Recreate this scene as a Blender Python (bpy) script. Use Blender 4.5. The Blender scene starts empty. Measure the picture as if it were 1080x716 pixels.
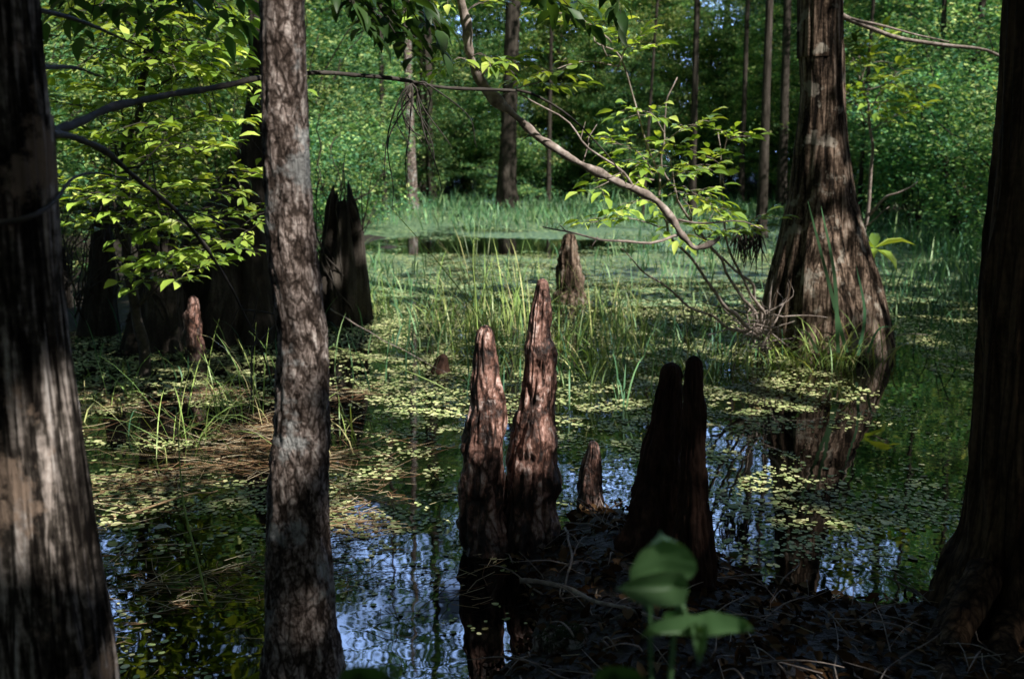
import bpy, math, random
import numpy as np
from mathutils import Vector

rng = np.random.default_rng(7)
random.seed(7)
scene = bpy.context.scene
COL = scene.collection
R = math.radians

# ------------------------------------------------------------------ camera geometry
CAM_H, PITCH, F = 1.35, R(10.4), 1050.0
CA, SA = math.cos(PITCH), math.sin(PITCH)

def P(px, py, Y):
    """world point seen at photo pixel (1080 wide) lying at forward distance Y"""
    u, v = (px - 540) / F, (358 - py) / F
    dx, dy, dz = u, CA + v * SA, -SA + v * CA
    t = Y / dy
    return np.array([dx * t, Y, CAM_H + dz * t])

def G(px, py, z=0.0):
    u, v = (px - 540) / F, (358 - py) / F
    dx, dy, dz = u, CA + v * SA, -SA + v * CA
    t = (z - CAM_H) / dz
    return np.array([dx * t, dy * t, z])

def to_px(p):
    x, y, z = p[..., 0], p[..., 1], p[..., 2] - CAM_H
    fw = y * CA - z * SA
    up = y * SA + z * CA
    fw = np.maximum(fw, 1e-3)
    return 540 + F * x / fw, 358 - F * up / fw

SUN = np.array([0.54, -0.58, 0.80]); SUN /= np.linalg.norm(SUN)

# ------------------------------------------------------------------ numpy noise
def _hash(i, j, k, s):
    n = (i.astype(np.int64) * 374761393 + j.astype(np.int64) * 668265263 + k.astype(np.int64) * 2147483647 + s * 144664667) & 0xFFFFFFFF
    n = ((n ^ (n >> 13)) * 1274126177) & 0xFFFFFFFF
    n = ((n ^ (n >> 15)) * 2246822519) & 0xFFFFFFFF
    return ((n ^ (n >> 16)) & 0xFFFFFF) / float(0xFFFFFF)

def vnoise(p, s=0):
    p = np.asarray(p, float)
    i = np.floor(p).astype(np.int64); f = p - i; f = f * f * (3 - 2 * f)
    out = 0
    for a in (0, 1):
        for b in (0, 1):
            for c in (0, 1):
                w = (f[..., 0] if a else 1 - f[..., 0]) * (f[..., 1] if b else 1 - f[..., 1]) * (f[..., 2] if c else 1 - f[..., 2])
                out = out + w * _hash(i[..., 0] + a, i[..., 1] + b, i[..., 2] + c, s)
    return out

def fbm(p, octv=4, s=0):
    p = np.asarray(p, float); a, t, out = 0.5, 0, 0
    for o in range(octv):
        out = out + a * vnoise(p * (2 ** o) + 17.3 * o, s + o); t += a; a *= 0.5
    return out / t

def xy3(x, y, sc, z=0.0):
    return np.stack([x * sc, y * sc, np.full_like(np.asarray(x, float), z)], -1)

# ------------------------------------------------------------------ mesh builder
class MB:
    def __init__(self):
        self.v, self.l, self.t, self.n = [], [], [], 0
    def add(self, verts, *faces):
        verts = np.asarray(verts, float).reshape(-1, 3)
        for f in faces:
            f = np.asarray(f, np.int64)
            if f.size == 0: continue
            self.l.append((f + self.n).ravel()); self.t.append(np.full(len(f), f.shape[1], np.int64))
        self.v.append(verts); self.n += len(verts)
    def build(self, name, mat, parent=None, smooth=True):
        me = bpy.data.meshes.new(name)
        o = bpy.data.objects.new(name, me); COL.objects.link(o)
        if self.n:
            V = np.concatenate(self.v)
            if parent is not None:
                p = parent; off = np.zeros(3)
                while p is not None:
                    off += np.array(p.location); p = p.parent
                V = V - off; o.parent = parent
            L = np.concatenate(self.l); T = np.concatenate(self.t)
            me.vertices.add(len(V)); me.vertices.foreach_set('co', V.astype(np.float32).ravel())
            me.loops.add(len(L)); me.loops.foreach_set('vertex_index', L.astype(np.int32))
            me.polygons.add(len(T))
            st = np.concatenate([[0], np.cumsum(T)[:-1]])
            me.polygons.foreach_set('loop_start', st.astype(np.int32))
            me.polygons.foreach_set('loop_total', T.astype(np.int32))
            me.polygons.foreach_set('use_smooth', np.full(len(T), smooth))
            me.update(calc_edges=True)
        elif parent is not None:
            o.parent = parent
        if mat: me.materials.append(mat)
        return o

def tag(o, label=None, cat=None, group=None, kind=None):
    if label: o['label'] = label
    if cat: o['category'] = cat
    if group: o['group'] = group
    if kind: o['kind'] = kind
    return o

def thing(name, label, cat, loc=(0, 0, 0), group=None):
    o = bpy.data.objects.new(name, None); COL.objects.link(o)
    o.location = Vector(tuple(float(a) for a in loc)); o.empty_display_size = 0.1
    return tag(o, label, cat, group)

def copy_tree(o, parent=None):
    c = o.copy(); COL.objects.link(c); c.parent = parent
    for ch in o.children: copy_tree(ch, c)
    return c

def norm(v):
    v = np.asarray(v, float)
    return v / np.maximum(np.linalg.norm(v, axis=-1, keepdims=True), 1e-9)

def catmull(pts, n):
    pts = np.asarray(pts, float)
    if len(pts) == 2:
        t = np.linspace(0, 1, n)[:, None]; return pts[0] * (1 - t) + pts[1] * t
    P0 = np.vstack([2 * pts[0] - pts[1], pts, 2 * pts[-1] - pts[-2]])
    u = np.linspace(0, len(pts) - 1, n); i = np.minimum(u.astype(int), len(pts) - 2); t = (u - i)[:, None]
    a, b, c, d = P0[i], P0[i + 1], P0[i + 2], P0[i + 3]
    return 0.5 * (2 * b + (c - a) * t + (2 * a - 5 * b + 4 * c - d) * t ** 2 + (3 * b - a - 3 * c + d) * t ** 3)

def tube(mb, pts, r0, r1, sides=6, n=None, wob=0.0, rough=0.0, seed=0, radii=None, knots=0.0):
    pts = np.asarray(pts, float)
    L = np.linalg.norm(np.diff(pts, axis=0), axis=1).sum()
    n = n or max(4, int(L / 0.06) + 2); n = min(n, 160)
    c = catmull(pts, n)
    if wob:
        s = np.linspace(0, L, n)
        w = np.stack([vnoise(np.stack([s * f_, s * 0 + k * 7.7 + seed, s * 0], -1), seed) - 0.5 for k, f_ in ((0, 6), (1, 7), (2, 5))], -1)
        w[0] *= 0; c = c + w * wob
    T = norm(np.gradient(c, axis=0))
    ref = np.array([0.13, 0.21, 0.97]) if abs(T[n // 2][2]) < 0.85 else np.array([0.97, 0.2, 0.1])
    A = norm(np.cross(T, ref)); B = np.cross(T, A)
    if radii is not None:
        r = np.interp(np.linspace(0, 1, n), np.linspace(0, 1, len(radii)), radii)
    else:
        r = np.linspace(r0, r1, n)
    th = np.arange(sides) / sides * 2 * np.pi
    rr = r[:, None] * np.ones((1, sides))
    if knots:
        s = np.linspace(0, L, n); rr = rr * (1 + knots * np.maximum(0, vnoise(np.stack([s * 9, s * 0, s * 0], -1), seed + 3) - 0.55)[:, None] * 2)
    V = c[:, None, :] + rr[..., None] * (np.cos(th)[None, :, None] * A[:, None, :] + np.sin(th)[None, :, None] * B[:, None, :])
    if rough:
        V = V + (rr * rough * (fbm(V * (0.35 / max(r0, 0.004)), 3, seed) - 0.5))[..., None] * norm(V - c[:, None, :]) * 2
    i = np.arange(n - 1)[:, None]; j = np.arange(sides)[None, :]; k = (j + 1) % sides
    f = np.stack([i * sides + j, i * sides + k, (i + 1) * sides + k, (i + 1) * sides + j], -1).reshape(-1, 4)
    cap = np.arange(sides)[None, :] + (n - 1) * sides
    cap0 = np.arange(sides)[None, ::-1]
    mb.add(V.reshape(-1, 3), f, cap, cap0)
    return c

LT = np.array([0, .14, .14, .14, .4, .4, .4, .72, .72, .72, 1.0]); LW = np.array([0, -.30, 0, .30, -.5, 0, .5, -.33, 0, .33, 0])
LZ = np.array([0, .03, 0, .03, .07, -.01, .07, .01, -.05, .01, -.18])
def leaves(mb, pos, d, up, ln, wd, curl=1.0):
    pos = np.asarray(pos, float).reshape(-1, 3); N = len(pos)
    if N == 0: return
    d = norm(d); s = norm(np.cross(d, up)); u = np.cross(s, d)
    ln = np.broadcast_to(ln, N)[:, None, None]; wd = np.broadcast_to(wd, N)[:, None, None]
    V = pos[:, None] + ln * LT[None, :, None] * d[:, None] + wd * LW[None, :, None] * s[:, None] + ln * curl * LZ[None, :, None] * u[:, None]
    b = (np.arange(N) * 11)[:, None]
    tri = np.concatenate([b + [0, 2, 1], b + [0, 3, 2], b + [7, 8, 10], b + [8, 9, 10]])
    quad = np.concatenate([b + [1, 2, 5, 4], b + [2, 3, 6, 5], b + [4, 5, 8, 7], b + [5, 6, 9, 8]])
    mb.add(V.reshape(-1, 3), tri, quad)

def cards(mb, pos, d, up, ln, wd):
    """small 4-cornered leaf, folded along its length"""
    pos = np.asarray(pos, float); N = len(pos)
    d = norm(d); s = norm(np.cross(d, up)); u = np.cross(s, d)
    ln = np.broadcast_to(ln, N)[:, None]; wd = np.broadcast_to(wd, N)[:, None]
    V = np.stack([pos, pos + d * ln * .45 + s * wd * .5 + u * ln * .08, pos + d * ln, pos + d * ln * .45 - s * wd * .5 + u * ln * .08], 1)
    b = (np.arange(N) * 4)[:, None]
    mb.add(V.reshape(-1, 3), b + [0, 1, 2], b + [0, 2, 3])

def rdir(n, zs=1.0, r=None):
    r = r or rng
    v = r.normal(size=(n, 3)); v[:, 2] *= zs
    return norm(v)

def blades(mb, base, az, ln, lean, wd, droop=1.0, seg=6):
    base = np.asarray(base, float); N = len(base)
    t = np.linspace(0, 1, seg)
    az = np.broadcast_to(az, N); ln = np.broadcast_to(ln, N); lean = np.broadcast_to(lean, N); droop = np.broadcast_to(droop, N)
    ang = lean[:, None] + droop[:, None] * t[None] ** 1.6 * 1.5          # angle off vertical
    ds = (ln / (seg - 1))[:, None]
    h = np.cumsum(np.sin(ang) * ds, 1) - np.sin(ang[:, :1]) * ds
    z = np.cumsum(np.cos(ang) * ds, 1) - np.cos(ang[:, :1]) * ds
    c = base[:, None] + np.stack([h * np.cos(az)[:, None], h * np.sin(az)[:, None], z], -1)
    s = np.stack([-np.sin(az), np.cos(az), az * 0], -1)
    tw = rng.uniform(-.6, .6, N)
    s = s * np.cos(tw)[:, None] + np.stack([np.cos(az), np.sin(az), az * 0], -1) * np.sin(tw)[:, None]
    w = np.broadcast_to(wd, N)[:, None] * np.array([.7, 1, 1, .85, .6, .06])[None, :] if seg == 6 else np.broadcast_to(wd, N)[:, None] * np.linspace(1, .08, seg)[None]
    V = np.stack([c - s[:, None] * w[..., None] / 2, c + s[:, None] * w[..., None] / 2], 2).reshape(-1, 3)
    b = (np.arange(N) * seg * 2)[:, None, None] + (np.arange(seg - 1) * 2)[None, :, None]
    mb.add(V, (b + np.array([0, 1, 3, 2])).reshape(-1, 4))

# ------------------------------------------------------------------ materials
def newmat(name):
    m = bpy.data.materials.new(name); m.use_nodes = True
    nt = m.node_tree; nt.nodes.clear()
    return m, nt, nt.nodes, nt.links

def ramp(N, stops, interp='LINEAR'):
    r = N.new('ShaderNodeValToRGB'); cr = r.color_ramp; cr.interpolation = interp
    while len(cr.elements) < len(stops): cr.elements.new(0.5)
    for e, (p, c) in zip(cr.elements, stops):
        e.position = p; e.color = (*c, 1) if len(c) == 3 else c
    return r

def leaf_mat(name, cols, trans=0.45, rough=0.45, tint=(1.35, 1.25, .45), spec=0.35, obj_var=0.0):
    m, nt, N, L = newmat(name)
    geo = N.new('ShaderNodeNewGeometry')
    r = ramp(N, [(i / (len(cols) - 1), c) for i, c in enumerate(cols)])
    L.new(geo.outputs['Random Per Island'], r.inputs[0])
    # soft large patches so that whole clumps differ
    tc = N.new('ShaderNodeTexCoord'); ns = N.new('ShaderNodeTexNoise'); ns.inputs['Scale'].default_value = 1.3; ns.inputs['Detail'].default_value = 2
    L.new(tc.outputs['Object'], ns.inputs['Vector'])
    mr = N.new('ShaderNodeMapRange'); mr.inputs[1].default_value = .3; mr.inputs[2].default_value = .7; mr.inputs[3].default_value = .45; mr.inputs[4].default_value = 1.6
    L.new(ns.outputs[0], mr.inputs[0])
    mul = N.new('ShaderNodeMix'); mul.data_type = 'RGBA'; mul.blend_type = 'MULTIPLY'; mul.inputs[0].default_value = 1
    L.new(r.outputs[0], mul.inputs[6]); L.new(mr.outputs[0], mul.inputs[7])
    col = mul.outputs[2]
    if obj_var:
        oi = N.new('ShaderNodeObjectInfo')
        hs = N.new('ShaderNodeHueSaturation')
        m1 = N.new('ShaderNodeMapRange'); m1.inputs[3].default_value = .5 - .05 * obj_var; m1.inputs[4].default_value = .5 + .04 * obj_var
        m2 = N.new('ShaderNodeMapRange'); m2.inputs[3].default_value = 1 - .35 * obj_var; m2.inputs[4].default_value = 1 + .35 * obj_var
        L.new(oi.outputs['Random'], m1.inputs[0]); L.new(m1.outputs[0], hs.inputs['Hue'])
        ml = N.new('ShaderNodeMath'); ml.operation = 'MULTIPLY'; ml.inputs[1].default_value = 7.31; fr = N.new('ShaderNodeMath'); fr.operation = 'FRACT'
        L.new(oi.outputs['Random'], ml.inputs[0]); L.new(ml.outputs[0], fr.inputs[0]); L.new(fr.outputs[0], m2.inputs[0]); L.new(m2.outputs[0], hs.inputs['Value'])
        L.new(col, hs.inputs['Color']); col = hs.outputs[0]
    pb = N.new('ShaderNodeBsdfPrincipled'); pb.inputs['Roughness'].default_value = rough
    pb.inputs['Specular IOR Level'].default_value = spec
    L.new(col, pb.inputs['Base Color'])
    tl = N.new('ShaderNodeBsdfTranslucent')
    tm = N.new('ShaderNodeMix'); tm.data_type = 'RGBA'; tm.blend_type = 'MULTIPLY'; tm.inputs[0].default_value = 1; tm.inputs[7].default_value = (*tint, 1)
    L.new(col, tm.inputs[6]); L.new(tm.outputs[2], tl.inputs[0])
    mx = N.new('ShaderNodeMixShader'); mx.inputs[0].default_value = trans
    out = N.new('ShaderNodeOutputMaterial')
    L.new(pb.outputs[0], mx.inputs[1]); L.new(tl.outputs[0], mx.inputs[2]); L.new(mx.outputs[0], out.inputs[0])
    return m

def bark_mat(name, stops, sx=14, sz=3.0, bump=.5, lichen=None, lich_th=.58, rough=.9, spec=.10, fine=60, dist=0.012, moss=None, pale=None, vor=.12):
    m, nt, N, L = newmat(name)
    tc = N.new('ShaderNodeTexCoord')
    mp = N.new('ShaderNodeMapping'); mp.inputs['Scale'].default_value = (sx, sx, sz)
    L.new(tc.outputs['Object'], mp.inputs[0])
    n1 = N.new('ShaderNodeTexNoise'); n1.inputs['Scale'].default_value = 1; n1.inputs['Detail'].default_value = 9; n1.inputs['Roughness'].default_value = .68; n1.inputs['Distortion'].default_value = .6
    L.new(mp.outputs[0], n1.inputs[0])
    vo = N.new('ShaderNodeTexVoronoi'); vo.feature = 'DISTANCE_TO_EDGE'; vo.inputs['Scale'].default_value = 2.2; vo.inputs['Randomness'].default_value = 1
    nd = N.new('ShaderNodeMix'); nd.data_type = 'RGBA'; nd.inputs[0].default_value = .35
    L.new(mp.outputs[0], nd.inputs[6]); L.new(n1.outputs[1], nd.inputs[7]); L.new(nd.outputs[2], vo.inputs[0])
    vr = ramp(N, [(0, (0, 0, 0)), (.14, (1, 1, 1))]); L.new(vo.outputs[0], vr.inputs[0])
    n2 = N.new('ShaderNodeTexNoise'); n2.inputs['Scale'].default_value = fine; n2.inputs['Detail'].default_value = 5
    L.new(tc.outputs['Object'], n2.inputs[0])
    a = N.new('ShaderNodeMath'); a.operation = 'MULTIPLY'; a.inputs[1].default_value = vor; L.new(vr.outputs[0], a.inputs[0])
    b = N.new('ShaderNodeMath'); b.operation = 'MULTIPLY_ADD'; b.inputs[1].default_value = 1.1 - vor; L.new(n1.outputs[0], b.inputs[0]); L.new(a.outputs[0], b.inputs[2])
    c = N.new('ShaderNodeMath'); c.operation = 'MULTIPLY_ADD'; c.inputs[1].default_value = .22; L.new(n2.outputs[0], c.inputs[0]); L.new(b.outputs[0], c.inputs[2])
    cr = ramp(N, stops); 
    sb = N.new('ShaderNodeMath'); sb.operation = 'SUBTRACT'; sb.inputs[1].default_value = .22; L.new(c.outputs[0], sb.inputs[0]); L.new(sb.outputs[0], cr.inputs[0])
    col = cr.outputs[0]
    def patch(col, color, th, scale, soft=.06):
        n3 = N.new('ShaderNodeTexNoise'); n3.inputs['Scale'].default_value = scale; n3.inputs['Detail'].default_value = 7; n3.inputs['Roughness'].default_value = .65
        L.new(tc.outputs['Object'], n3.inputs[0])
        r3 = ramp(N, [(th, (0, 0, 0)), (th + soft, (1, 1, 1))]); L.new(n3.outputs[0], r3.inputs[0])
        mx = N.new('ShaderNodeMix'); mx.data_type = 'RGBA'; L.new(r3.outputs[0], mx.inputs[0]); L.new(col, mx.inputs[6])
        vcol = N.new('ShaderNodeMix'); vcol.data_type = 'RGBA'; vcol.blend_type = 'MULTIPLY'; vcol.inputs[0].default_value = .7; vcol.inputs[6].default_value = (*color, 1)
        r4 = ramp(N, [(.2, (.35, .35, .35)), (.75, (1.3, 1.3, 1.3))]); L.new(sb.outputs[0], r4.inputs[0]); L.new(r4.outputs[0], vcol.inputs[7])
        L.new(vcol.outputs[2], mx.inputs[7])
        return mx.outputs[2]
    if lichen: col = patch(col, lichen, lich_th, 6.5)
    if pale: col = patch(col, pale, .56, 3.2, .12)
    if moss: col = patch(col, moss, .5, 4.0, .1)
    pb = N.new('ShaderNodeBsdfPrincipled'); pb.inputs['Roughness'].default_value = rough; pb.inputs['Specular IOR Level'].default_value = spec
    L.new(col, pb.inputs['Base Color'])
    bp = N.new('ShaderNodeBump'); bp.inputs['Strength'].default_value = bump; bp.inputs['Distance'].default_value = dist
    L.new(c.outputs[0], bp.inputs['Height']); L.new(bp.outputs[0], pb.inputs['Normal'])
    out = N.new('ShaderNodeOutputMaterial'); L.new(pb.outputs[0], out.inputs[0])
    return m

def plain_mat(name, cols, scale=6, rough=.8, bump=.4, spec=.3, dist=.01, island=False):
    m, nt, N, L = newmat(name)
    tc = N.new('ShaderNodeTexCoord'); n1 = N.new('ShaderNodeTexNoise'); n1.inputs['Scale'].default_value = scale; n1.inputs['Detail'].default_value = 9; n1.inputs['Roughness'].default_value = .7
    L.new(tc.outputs['Object'], n1.inputs[0])
    r = ramp(N, [(.28 + .44 * i / (len(cols) - 1), c) for i, c in enumerate(cols)])
    if island:
        g = N.new('ShaderNodeNewGeometry')
        r = ramp(N, [(i / (len(cols) - 1), c) for i, c in enumerate(cols)])
        L.new(g.outputs['Random Per Island'], r.inputs[0])
    else: L.new(n1.outputs[0], r.inputs[0])
    pb = N.new('ShaderNodeBsdfPrincipled'); pb.inputs['Roughness'].default_value = rough; pb.inputs['Specular IOR Level'].default_value = spec
    L.new(r.outputs[0], pb.inputs['Base Color'])
    bp = N.new('ShaderNodeBump'); bp.inputs['Strength'].default_value = bump; bp.inputs['Distance'].default_value = dist
    L.new(n1.outputs[0], bp.inputs['Height']); L.new(bp.outputs[0], pb.inputs['Normal'])
    out = N.new('ShaderNodeOutputMaterial'); L.new(pb.outputs[0], out.inputs[0])
    return m

M = {}
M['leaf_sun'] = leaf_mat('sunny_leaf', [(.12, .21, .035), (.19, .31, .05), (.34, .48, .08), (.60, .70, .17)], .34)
M['leaf_mid'] = leaf_mat('woodland_leaf', [(.05, .12, .04), (.09, .20, .055), (.18, .36, .09), (.34, .50, .13)], .3, obj_var=.8, spec=.25)
M['leaf_far'] = leaf_mat('far_leaf', [(.045, .13, .07), (.10, .25, .12), (.20, .37, .15), (.55, .66, .24)], .35, tint=(1.1, 1.2, .7), obj_var=1.0, spec=.2, rough=.6)  # teal haze of distance put into the leaf colour
M['leaf_top'] = leaf_mat('shade_canopy_leaf', [(.03, .065, .02), (.05, .10, .03), (.06, .12, .035)], .16, spec=.2)
M['leaf_shaded'] = leaf_mat('shaded_leaf', [(.03, .075, .022), (.05, .11, .03), (.07, .14, .035)], .35)  # shade on the overhead leaves put into their dark colour
M['leaf_near'] = leaf_mat('broad_leaf', [(.06, .16, .075), (.17, .30, .12)], .25, rough=.4)
M['grass'] = leaf_mat('grass_blade', [(.11, .20, .05), (.18, .30, .08), (.38, .50, .15), (.55, .47, .25)], .25, rough=.4)
M['grass_far'] = leaf_mat('rush_blade', [(.05, .14, .08), (.08, .20, .10), (.15, .31, .14), (.30, .43, .19)], .22, tint=(1.1, 1.2, .7), rough=.5)
M['pads'] = leaf_mat('floating_pad', [(.16, .12, .05), (.24, .32, .12), (.40, .48, .19), (.60, .63, .29), (.78, .74, .42)], .08, rough=.6, tint=(1.1, 1.1, .6), spec=.15)
M['pads_far'] = leaf_mat('far_pad', [(.08, .17, .09), (.16, .28, .13), (.28, .40, .18), (.58, .62, .32)], .08, rough=.6, spec=.15)
M['knee'] = bark_mat('cypress_knee_bark', [(.34, (.012, .005, .004)), (.45, (.07, .03, .02)), (.54, (.34, .18, .14)), (.68, (.88, .70, .64))], 14, 6, 1.0, rough=.5, spec=.5, fine=80, dist=.02, lichen=(.75, .62, .58), lich_th=.6)
M['knee_shaded'] = bark_mat('shaded_knee_bark', [(.2, (.006, .004, .003)), (.5, (.035, .018, .013)), (.85, (.11, .06, .04))], 16, 5, .9, rough=.7, dist=.012)  # shaded copy of the knee bark, shade painted into the colour
M['cypress'] = bark_mat('cypress_bark', [(.34, (.010, .007, .005)), (.45, (.065, .044, .031)), (.57, (.25, .18, .135)), (.76, (.58, .48, .40))], 15, 1.1, 1.0, lichen=(.33, .29, .24), lich_th=.56, fine=50, dist=.04)
M['bark_left'] = bark_mat('ridged_grey_bark', [(.36, (.008, .006, .005)), (.46, (.06, .05, .042)), (.56, (.34, .29, .26)), (.72, (.85, .78, .74))], 26, 2.2, 1.0, fine=60, dist=.02, lichen=(.26, .19, .145), lich_th=.55)
M['bark_slim'] = bark_mat('mottled_bark', [(.3, (.02, .014, .011)), (.43, (.09, .066, .055)), (.54, (.36, .29, .26)), (.7, (.85, .77, .72))], 42, 17, 1.0, lichen=(.46, .46, .45), lich_th=.55, fine=130, dist=.03, vor=.10)
M['bark_right'] = bark_mat('furrowed_brown_bark', [(.28, (.008, .005, .004)), (.45, (.05, .030, .018)), (.65, (.16, .10, .06)), (.85, (.34, .24, .16))], 22, 2.0, 1.0, fine=60, dist=.025)
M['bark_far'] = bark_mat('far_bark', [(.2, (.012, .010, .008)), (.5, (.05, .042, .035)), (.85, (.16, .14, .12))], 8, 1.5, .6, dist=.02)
M['twig'] = plain_mat('grey_twig', [(.07, .055, .045), (.26, .21, .18), (.55, .48, .44)], 25, bump=.6, dist=.004)
M['twig_dark'] = plain_mat('dark_twig', [(.02, .017, .014), (.05, .042, .035), (.09, .08, .07)], 25, bump=.6, dist=.004)
M['straw'] = plain_mat('dead_needle', [(.10, .045, .02), (.22, .12, .06), (.42, .30, .17), (.68, .60, .42)], 9, island=True)
M['litter'] = plain_mat('dead_leaf', [(.012, .006, .003), (.035, .018, .008), (.08, .042, .019), (.17, .11, .06)], 9, island=True, rough=.95, spec=.08)
M['moss'] = plain_mat('moss', [(.012, .02, .006), (.03, .06, .012), (.06, .10, .02)], 40, bump=1, dist=.01)

# ground
m, nt, N, L = newmat('swamp_soil')
tc = N.new('ShaderNodeTexCoord'); n1 = N.new('ShaderNodeTexNoise'); n1.inputs['Scale'].default_value = 5; n1.inputs['Detail'].default_value = 12; n1.inputs['Roughness'].default_value = .75
L.new(tc.outputs['Object'], n1.inputs[0])
r = ramp(N, [(.3, (.006, .005, .004)), (.5, (.022, .016, .011)), (.62, (.045, .034, .024)), (.75, (.03, .035, .014))]); L.new(n1.outputs[0], r.inputs[0])
n2 = N.new('ShaderNodeTexNoise'); n2.inputs['Scale'].default_value = 45; n2.inputs['Detail'].default_value = 6; L.new(tc.outputs['Object'], n2.inputs[0])
ad = N.new('ShaderNodeMath'); ad.operation = 'ADD'; L.new(n1.outputs[0], ad.inputs[0]); L.new(n2.outputs[0], ad.inputs[1])
pb = N.new('ShaderNodeBsdfPrincipled'); pb.inputs['Roughness'].default_value = .7
bp = N.new('ShaderNodeBump'); bp.inputs['Strength'].default_value = 1; bp.inputs['Distance'].default_value = .03; L.new(ad.outputs[0], bp.inputs['Height']); L.new(bp.outputs[0], pb.inputs['Normal'])
L.new(r.outputs[0], pb.inputs['Base Color']); o = N.new('ShaderNodeOutputMaterial'); L.new(pb.outputs[0], o.inputs[0]); M['soil'] = m

# water with its film of duckweed far out
m, nt, N, L = newmat('swamp_water')
tc = N.new('ShaderNodeTexCoord')
rn = N.new('ShaderNodeTexNoise'); rn.inputs['Scale'].default_value = 5; rn.inputs['Detail'].default_value = 2; L.new(tc.outputs['Object'], rn.inputs[0])
bp = N.new('ShaderNodeBump'); bp.inputs['Strength'].default_value = .05; bp.inputs['Distance'].default_value = .02; L.new(rn.outputs[0], bp.inputs['Height'])
pb = N.new('ShaderNodeBsdfPrincipled'); pb.inputs['Roughness'].default_value = .015; pb.inputs['IOR'].default_value = 1.5
pb.inputs['Base Color'].default_value = (.003, .0028, .002, 1); L.new(bp.outputs[0], pb.inputs['Normal'])
sp = N.new('ShaderNodeSeparateXYZ'); L.new(tc.outputs['Object'], sp.inputs[0])
nA = N.new('ShaderNodeTexNoise'); nA.inputs['Scale'].default_value = .45; nA.inputs['Detail'].default_value = 4; L.new(tc.outputs['Object'], nA.inputs[0])
nB = N.new('ShaderNodeTexNoise'); nB.inputs['Scale'].default_value = 9; nB.inputs['Detail'].default_value = 5; nB.inputs['Roughness'].default_value = .7; L.new(tc.outputs['Object'], nB.inputs[0])
yr = N.new('ShaderNodeMapRange'); yr.inputs[1].default_value = 6; yr.inputs[2].default_value = 12; yr.inputs[3].default_value = -.28; yr.inputs[4].default_value = .10; L.new(sp.outputs[1], yr.inputs[0])
s1 = N.new('ShaderNodeMath'); s1.operation = 'MULTIPLY_ADD'; s1.inputs[1].default_value = .6; L.new(nA.outputs[0], s1.inputs[0])
s2 = N.new('ShaderNodeMath'); s2.operation = 'MULTIPLY_ADD'; s2.inputs[1].default_value = .5; L.new(nB.outputs[0], s2.inputs[0]); L.new(yr.outputs[0], s2.inputs[2]); L.new(s2.outputs[0], s1.inputs[2])
# open-water lane across the pond
ow = N.new('ShaderNodeMapping'); ow.inputs['Location'].default_value = (.15 / 2.2, -15.2 / 1.7, 0); ow.inputs['Scale'].default_value = (1 / 2.2, 1 / 1.7, 0); L.new(tc.outputs['Object'], ow.inputs[0])
ol = N.new('ShaderNodeVectorMath'); ol.operation = 'LENGTH'; L.new(ow.outputs[0], ol.inputs[0])
oa = N.new('ShaderNodeMath'); oa.operation = 'MULTIPLY_ADD'; oa.inputs[1].default_value = 1.1; oa.inputs[2].default_value = -.55
L.new(nA.outputs[0], oa.inputs[0]); ob_ = N.new('ShaderNodeMath'); ob_.operation = 'ADD'; L.new(ol.outputs[1], ob_.inputs[0]); L.new(oa.outputs[0], ob_.inputs[1])
om = N.new('ShaderNodeMapRange'); om.inputs[1].default_value = .6; om.inputs[2].default_value = 1.15; om.inputs[3].default_value = -.35; om.inputs[4].default_value = 0; L.new(ob_.outputs[0], om.inputs[0])
s3 = N.new('ShaderNodeMath'); s3.operation = 'ADD'; L.new(s1.outputs[0], s3.inputs[0]); L.new(om.outputs[0], s3.inputs[1])
mk = ramp(N, [(.57, (0, 0, 0)), (.61, (1, 1, 1))]); L.new(s3.outputs[0], mk.inputs[0])
nC = N.new('ShaderNodeTexNoise'); nC.inputs['Scale'].default_value = 14; nC.inputs['Detail'].default_value = 6; L.new(tc.outputs['Object'], nC.inputs[0])
dc = ramp(N, [(.36, (.02, .055, .035)), (.5, (.09, .18, .10)), (.66, (.38, .48, .25))]); L.new(nC.outputs[0], dc.inputs[0])
df = N.new('ShaderNodeBsdfPrincipled'); df.inputs['Roughness'].default_value = .5; L.new(dc.outputs[0], df.inputs['Base Color'])
b2 = N.new('ShaderNodeBump'); b2.inputs['Strength'].default_value = .6; b2.inputs['Distance'].default_value = .01; L.new(nC.outputs[0], b2.inputs['Height']); L.new(b2.outputs[0], df.inputs['Normal'])
mx = N.new('ShaderNodeMixShader'); L.new(mk.outputs[0], mx.inputs[0]); L.new(pb.outputs[0], mx.inputs[1]); L.new(df.outputs[0], mx.inputs[2])
o = N.new('ShaderNodeOutputMaterial'); L.new(mx.outputs[0], o.inputs[0]); M['water'] = m

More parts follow.
